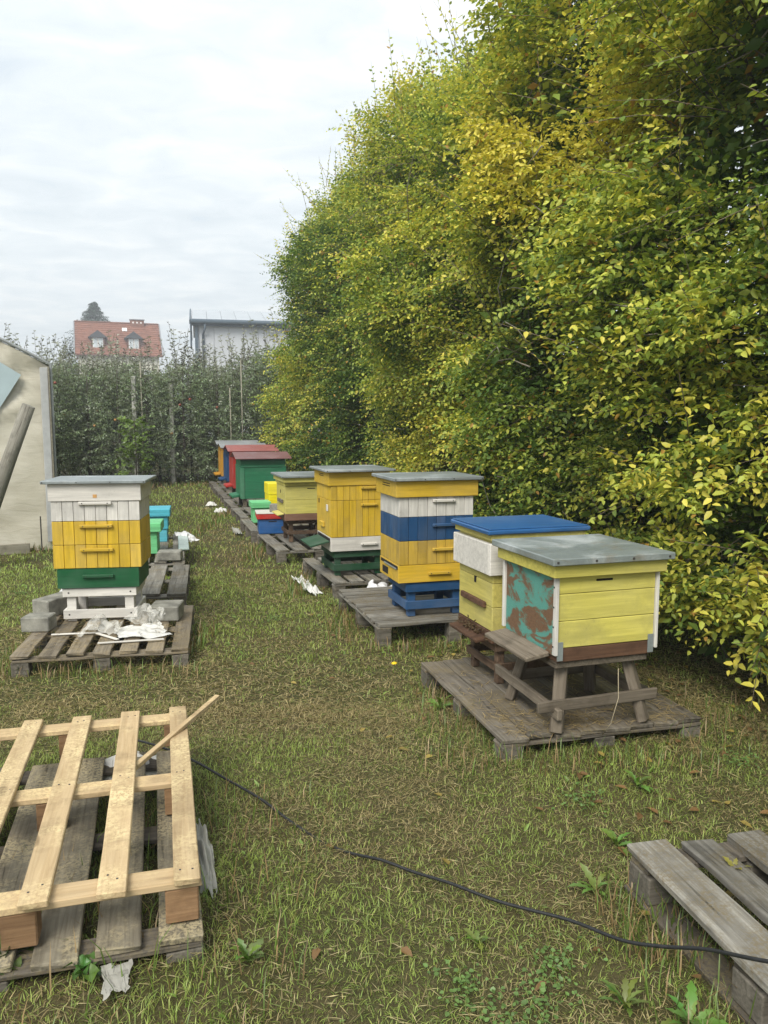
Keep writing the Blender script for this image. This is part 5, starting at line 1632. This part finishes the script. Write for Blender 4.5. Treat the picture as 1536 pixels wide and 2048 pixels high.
    x = np.repeat(cx, m) + rng.normal(0, 0.05, n); y = np.repeat(cy, m) + rng.normal(0, 0.05, n)
    a = rng.uniform(0, 6.28, n)
    pos = np.stack([x, y, ground_h(x, y) + rng.uniform(0.012, 0.035, n)], 1)
    L_ = rng.uniform(0.010, 0.018, n)
    V, F, k = leaves(pos, np.stack([np.cos(a), np.sin(a), rng.normal(0.1, 0.25, n)], 1), UP + rng.normal(0, 0.3, (n, 3)), L_, L_ * 0.85, True, 0.2, 0.1)
    c = np.array([0.13, 0.22, 0.06]) * rng.uniform(0.7, 1.3, (n, 1))
    o = link('clover', np_mesh('clover', V, 4, F, np.repeat(c, k, 0), grass_m)); tag(o, 'clover leaflets growing in patches of the lawn', 'clover', kind='stuff')
    # fallen hedge leaves
    n = 900
    s = rng.uniform(2.5, 18, n); q = rng.normal(-0.5, 0.7, n)
    pos = hedge_world(s, q, np.zeros(n)); pos[:, 2] = ground_h(pos[:, 0], pos[:, 1]) + 0.02
    a = rng.uniform(0, 6.28, n)
    V, F, k = leaves(pos, np.stack([np.cos(a), np.sin(a), rng.normal(0, 0.15, n)], 1), UP + rng.normal(0, 0.25, (n, 3)), rng.uniform(0.035, 0.06, n), 0.028, True, 0.3, 0.15)
    c = np.where(rng.random((n, 1)) < 0.5, np.array([0.38, 0.29, 0.08]), np.array([0.24, 0.14, 0.06])) * rng.uniform(0.6, 1.1, (n, 1))
    o = link('fallen_leaves', np_mesh('fallen_leaves', V, 4, F, np.repeat(c, k, 0), grass_m)); tag(o, 'yellow and brown fallen leaves along the hedge foot', 'leaves', kind='stuff')


build_grass()


# ------------------------------------------------------------------ single weed plants
weed_m = leaf_mat('weed_leaf', 0.35, 0.04)


def toothed_leaf(L, W, rng):
    """dandelion-like lobed blade along +y, arched"""
    V, F = [], []
    n = 9
    for i in range(n + 1):
        t = i / n
        w = W * math.sin(math.pi * min(1, t * 0.9 + 0.08)) ** 0.8 * (0.55 + 0.45 * (i % 2)) * (0.4 + 0.6 * t)
        z = L * (0.75 * t - 0.55 * t * t)
        y = L * t * 0.85
        V += [(-w, y - (0.03 * L if i % 2 else 0), z + w * 0.25), (0, y, z), (w, y - (0.03 * L if i % 2 else 0), z + w * 0.25)]
    for i in range(n):
        a = i * 3
        F += [(a, a + 1, a + 4, a + 3), (a + 1, a + 2, a + 5, a + 4)]
    return V, F


def round_leaf(L, W, rng):
    V, F = [(0, 0, 0), (0, L * 0.5, L * 0.45)], []
    m = 10
    for i in range(m + 1):
        a = -2.6 + 5.2 * i / m
        V.append((math.sin(a) * W * 0.5, L * 0.5 + math.cos(a) * W * 0.5 + W * 0.2, L * 0.45 + 0.012 * math.cos(a * 3) + abs(math.sin(a)) * 0.01))
    for i in range(m): F.append((1, 2 + i, 3 + i))
    V += [(0.002, 0, 0), (0.002, L * 0.5, L * 0.45)]
    k = len(V)
    F.append((0, k - 2, k - 1, 1))
    return V, F


def plant(name, label, cat, loc, nl, L, W, kind, seed, col, group=None):
    rng = random.Random(seed)
    z = float(ground_h(np.array([loc[0]]), np.array([loc[1]]))[0])
    t = thing(name, label, cat, (loc[0], loc[1], z + (loc[2] if len(loc) > 2 else 0)), rng.uniform(0, 360), group)
    for i in range(nl):
        s = rng.uniform(0.6, 1.2)
        V, F = (toothed_leaf if kind == 'lobed' else round_leaf)(L * s, W * s, rng)
        me = bpy.data.meshes.new('leaf'); me.from_pydata(V, [], F)
        at = me.color_attributes.new('col', 'FLOAT_COLOR', 'POINT')
        c = [x * rng.uniform(0.75, 1.2) for x in col]
        at.data.foreach_set('color', np.tile(np.array([*c, 1.0], dtype=np.float32), len(V)))
        me.materials.append(weed_m); me.shade_smooth(); me.update()
        o = link('leaf', me, t, (0, 0, 0.004)); o.rotation_euler = (rng.uniform(-0.15, 0.75), rng.uniform(-0.3, 0.3), 2 * math.pi * i / nl + rng.uniform(-0.4, 0.4))


DG = (0.165, 0.255, 0.055)
spots = [((0.785, 1.86), 8, 0.115, 0.024, 'big leafy dandelion beside the right pallet at the bottom edge'), ((0.64, 1.93), 7, 0.10, 0.02, 'dandelion rosette under the cable left of the right pallet'),
         ((0.30, 4.05), 7, 0.11, 0.022, 'weed clump at the left edge of the plank platform'), ((0.70, 2.45), 6, 0.10, 0.02, 'weed left of the corner block of the right pallet'), ((1.05, 3.12), 6, 0.09, 0.02, 'weed clump right of the platform front'),
         ((-0.38, 2.05), 6, 0.08, 0.022, 'low weed right of the old pallet corner'), ((0.85, 2.72), 6, 0.085, 0.022, 'weed just beyond the left end of the right pallet'), ((0.28, 2.20), 5, 0.07, 0.02, 'small weed below the cable in the lawn')]
for i, (p, nl, L_, W_, lab) in enumerate(spots):
    plant('dandelion', lab, 'weed', p, nl + 5, L_, W_ * 0.8, 'lobed', 60 + i, DG, 'leafy weeds in the lawn')
plant('round_leaved_plant', 'round-leaved plant in the bottom left corner', 'plant', (-1.02, 1.98), 9, 0.09, 0.06, 'round', 81, (0.075, 0.15, 0.035), 'round-leaved plants by the old pallet')
plant('round_leaved_plant', 'round-leaved plant in front of the old pallet', 'plant', (-0.80, 1.945), 8, 0.06, 0.042, 'round', 82, (0.085, 0.17, 0.035), 'round-leaved plants by the old pallet')
plant('round_leaved_plant', 'round-leaved plant growing up through the stacked pallets', 'plant', (-0.86, 2.42, 0.09), 6, 0.06, 0.04, 'round', 83, (0.085, 0.16, 0.045), 'round-leaved plants by the old pallet')
plant('seedling', 'small leafy seedling growing between boards of the right pallet', 'plant', (1.10, 2.33, 0.13), 6, 0.06, 0.013, 'lobed', 84, (0.24, 0.23, 0.05))
plant('seedling', 'small green shoots beside the block on the second left pallet', 'plant', (-2.12, 7.98, 0.16), 8, 0.11, 0.022, 'lobed', 85, (0.16, 0.27, 0.05))

# a small yellow flower in the lawn
def build_flower():
    t = thing('dandelion_flower', 'single yellow dandelion flower left of the plank platform', 'flower', (0.06, 4.75, 0))
    link('stem', tube_mesh([([(0, 0, -0.01), (0.004, 0, 0.05)], 0.002)], simple('flower_stem', (0.14, 0.22, 0.05), 0.7), 5), t)
    bm = bmesh.new(); bmesh.ops.create_icosphere(bm, subdivisions=2, radius=0.018)
    bmesh.ops.scale(bm, vec=(1, 1, 0.45), verts=bm.verts)
    for v in bm.verts: v.co *= 1 + 0.15 * random.uniform(-1, 1)
    me = bpy.data.meshes.new('blossom'); bm.to_mesh(me); bm.free(); me.materials.append(simple('dandelion_yellow', (0.75, 0.50, 0.02), 0.8))
    link('blossom', me, t, (0.004, 0, 0.055))


build_flower()
print('objects', len(bpy.data.objects), 'tris', sum(len(m.polygons) * (2 if len(m.polygons) and len(m.loops) / len(m.polygons) > 3.5 else 1) for m in bpy.data.meshes))
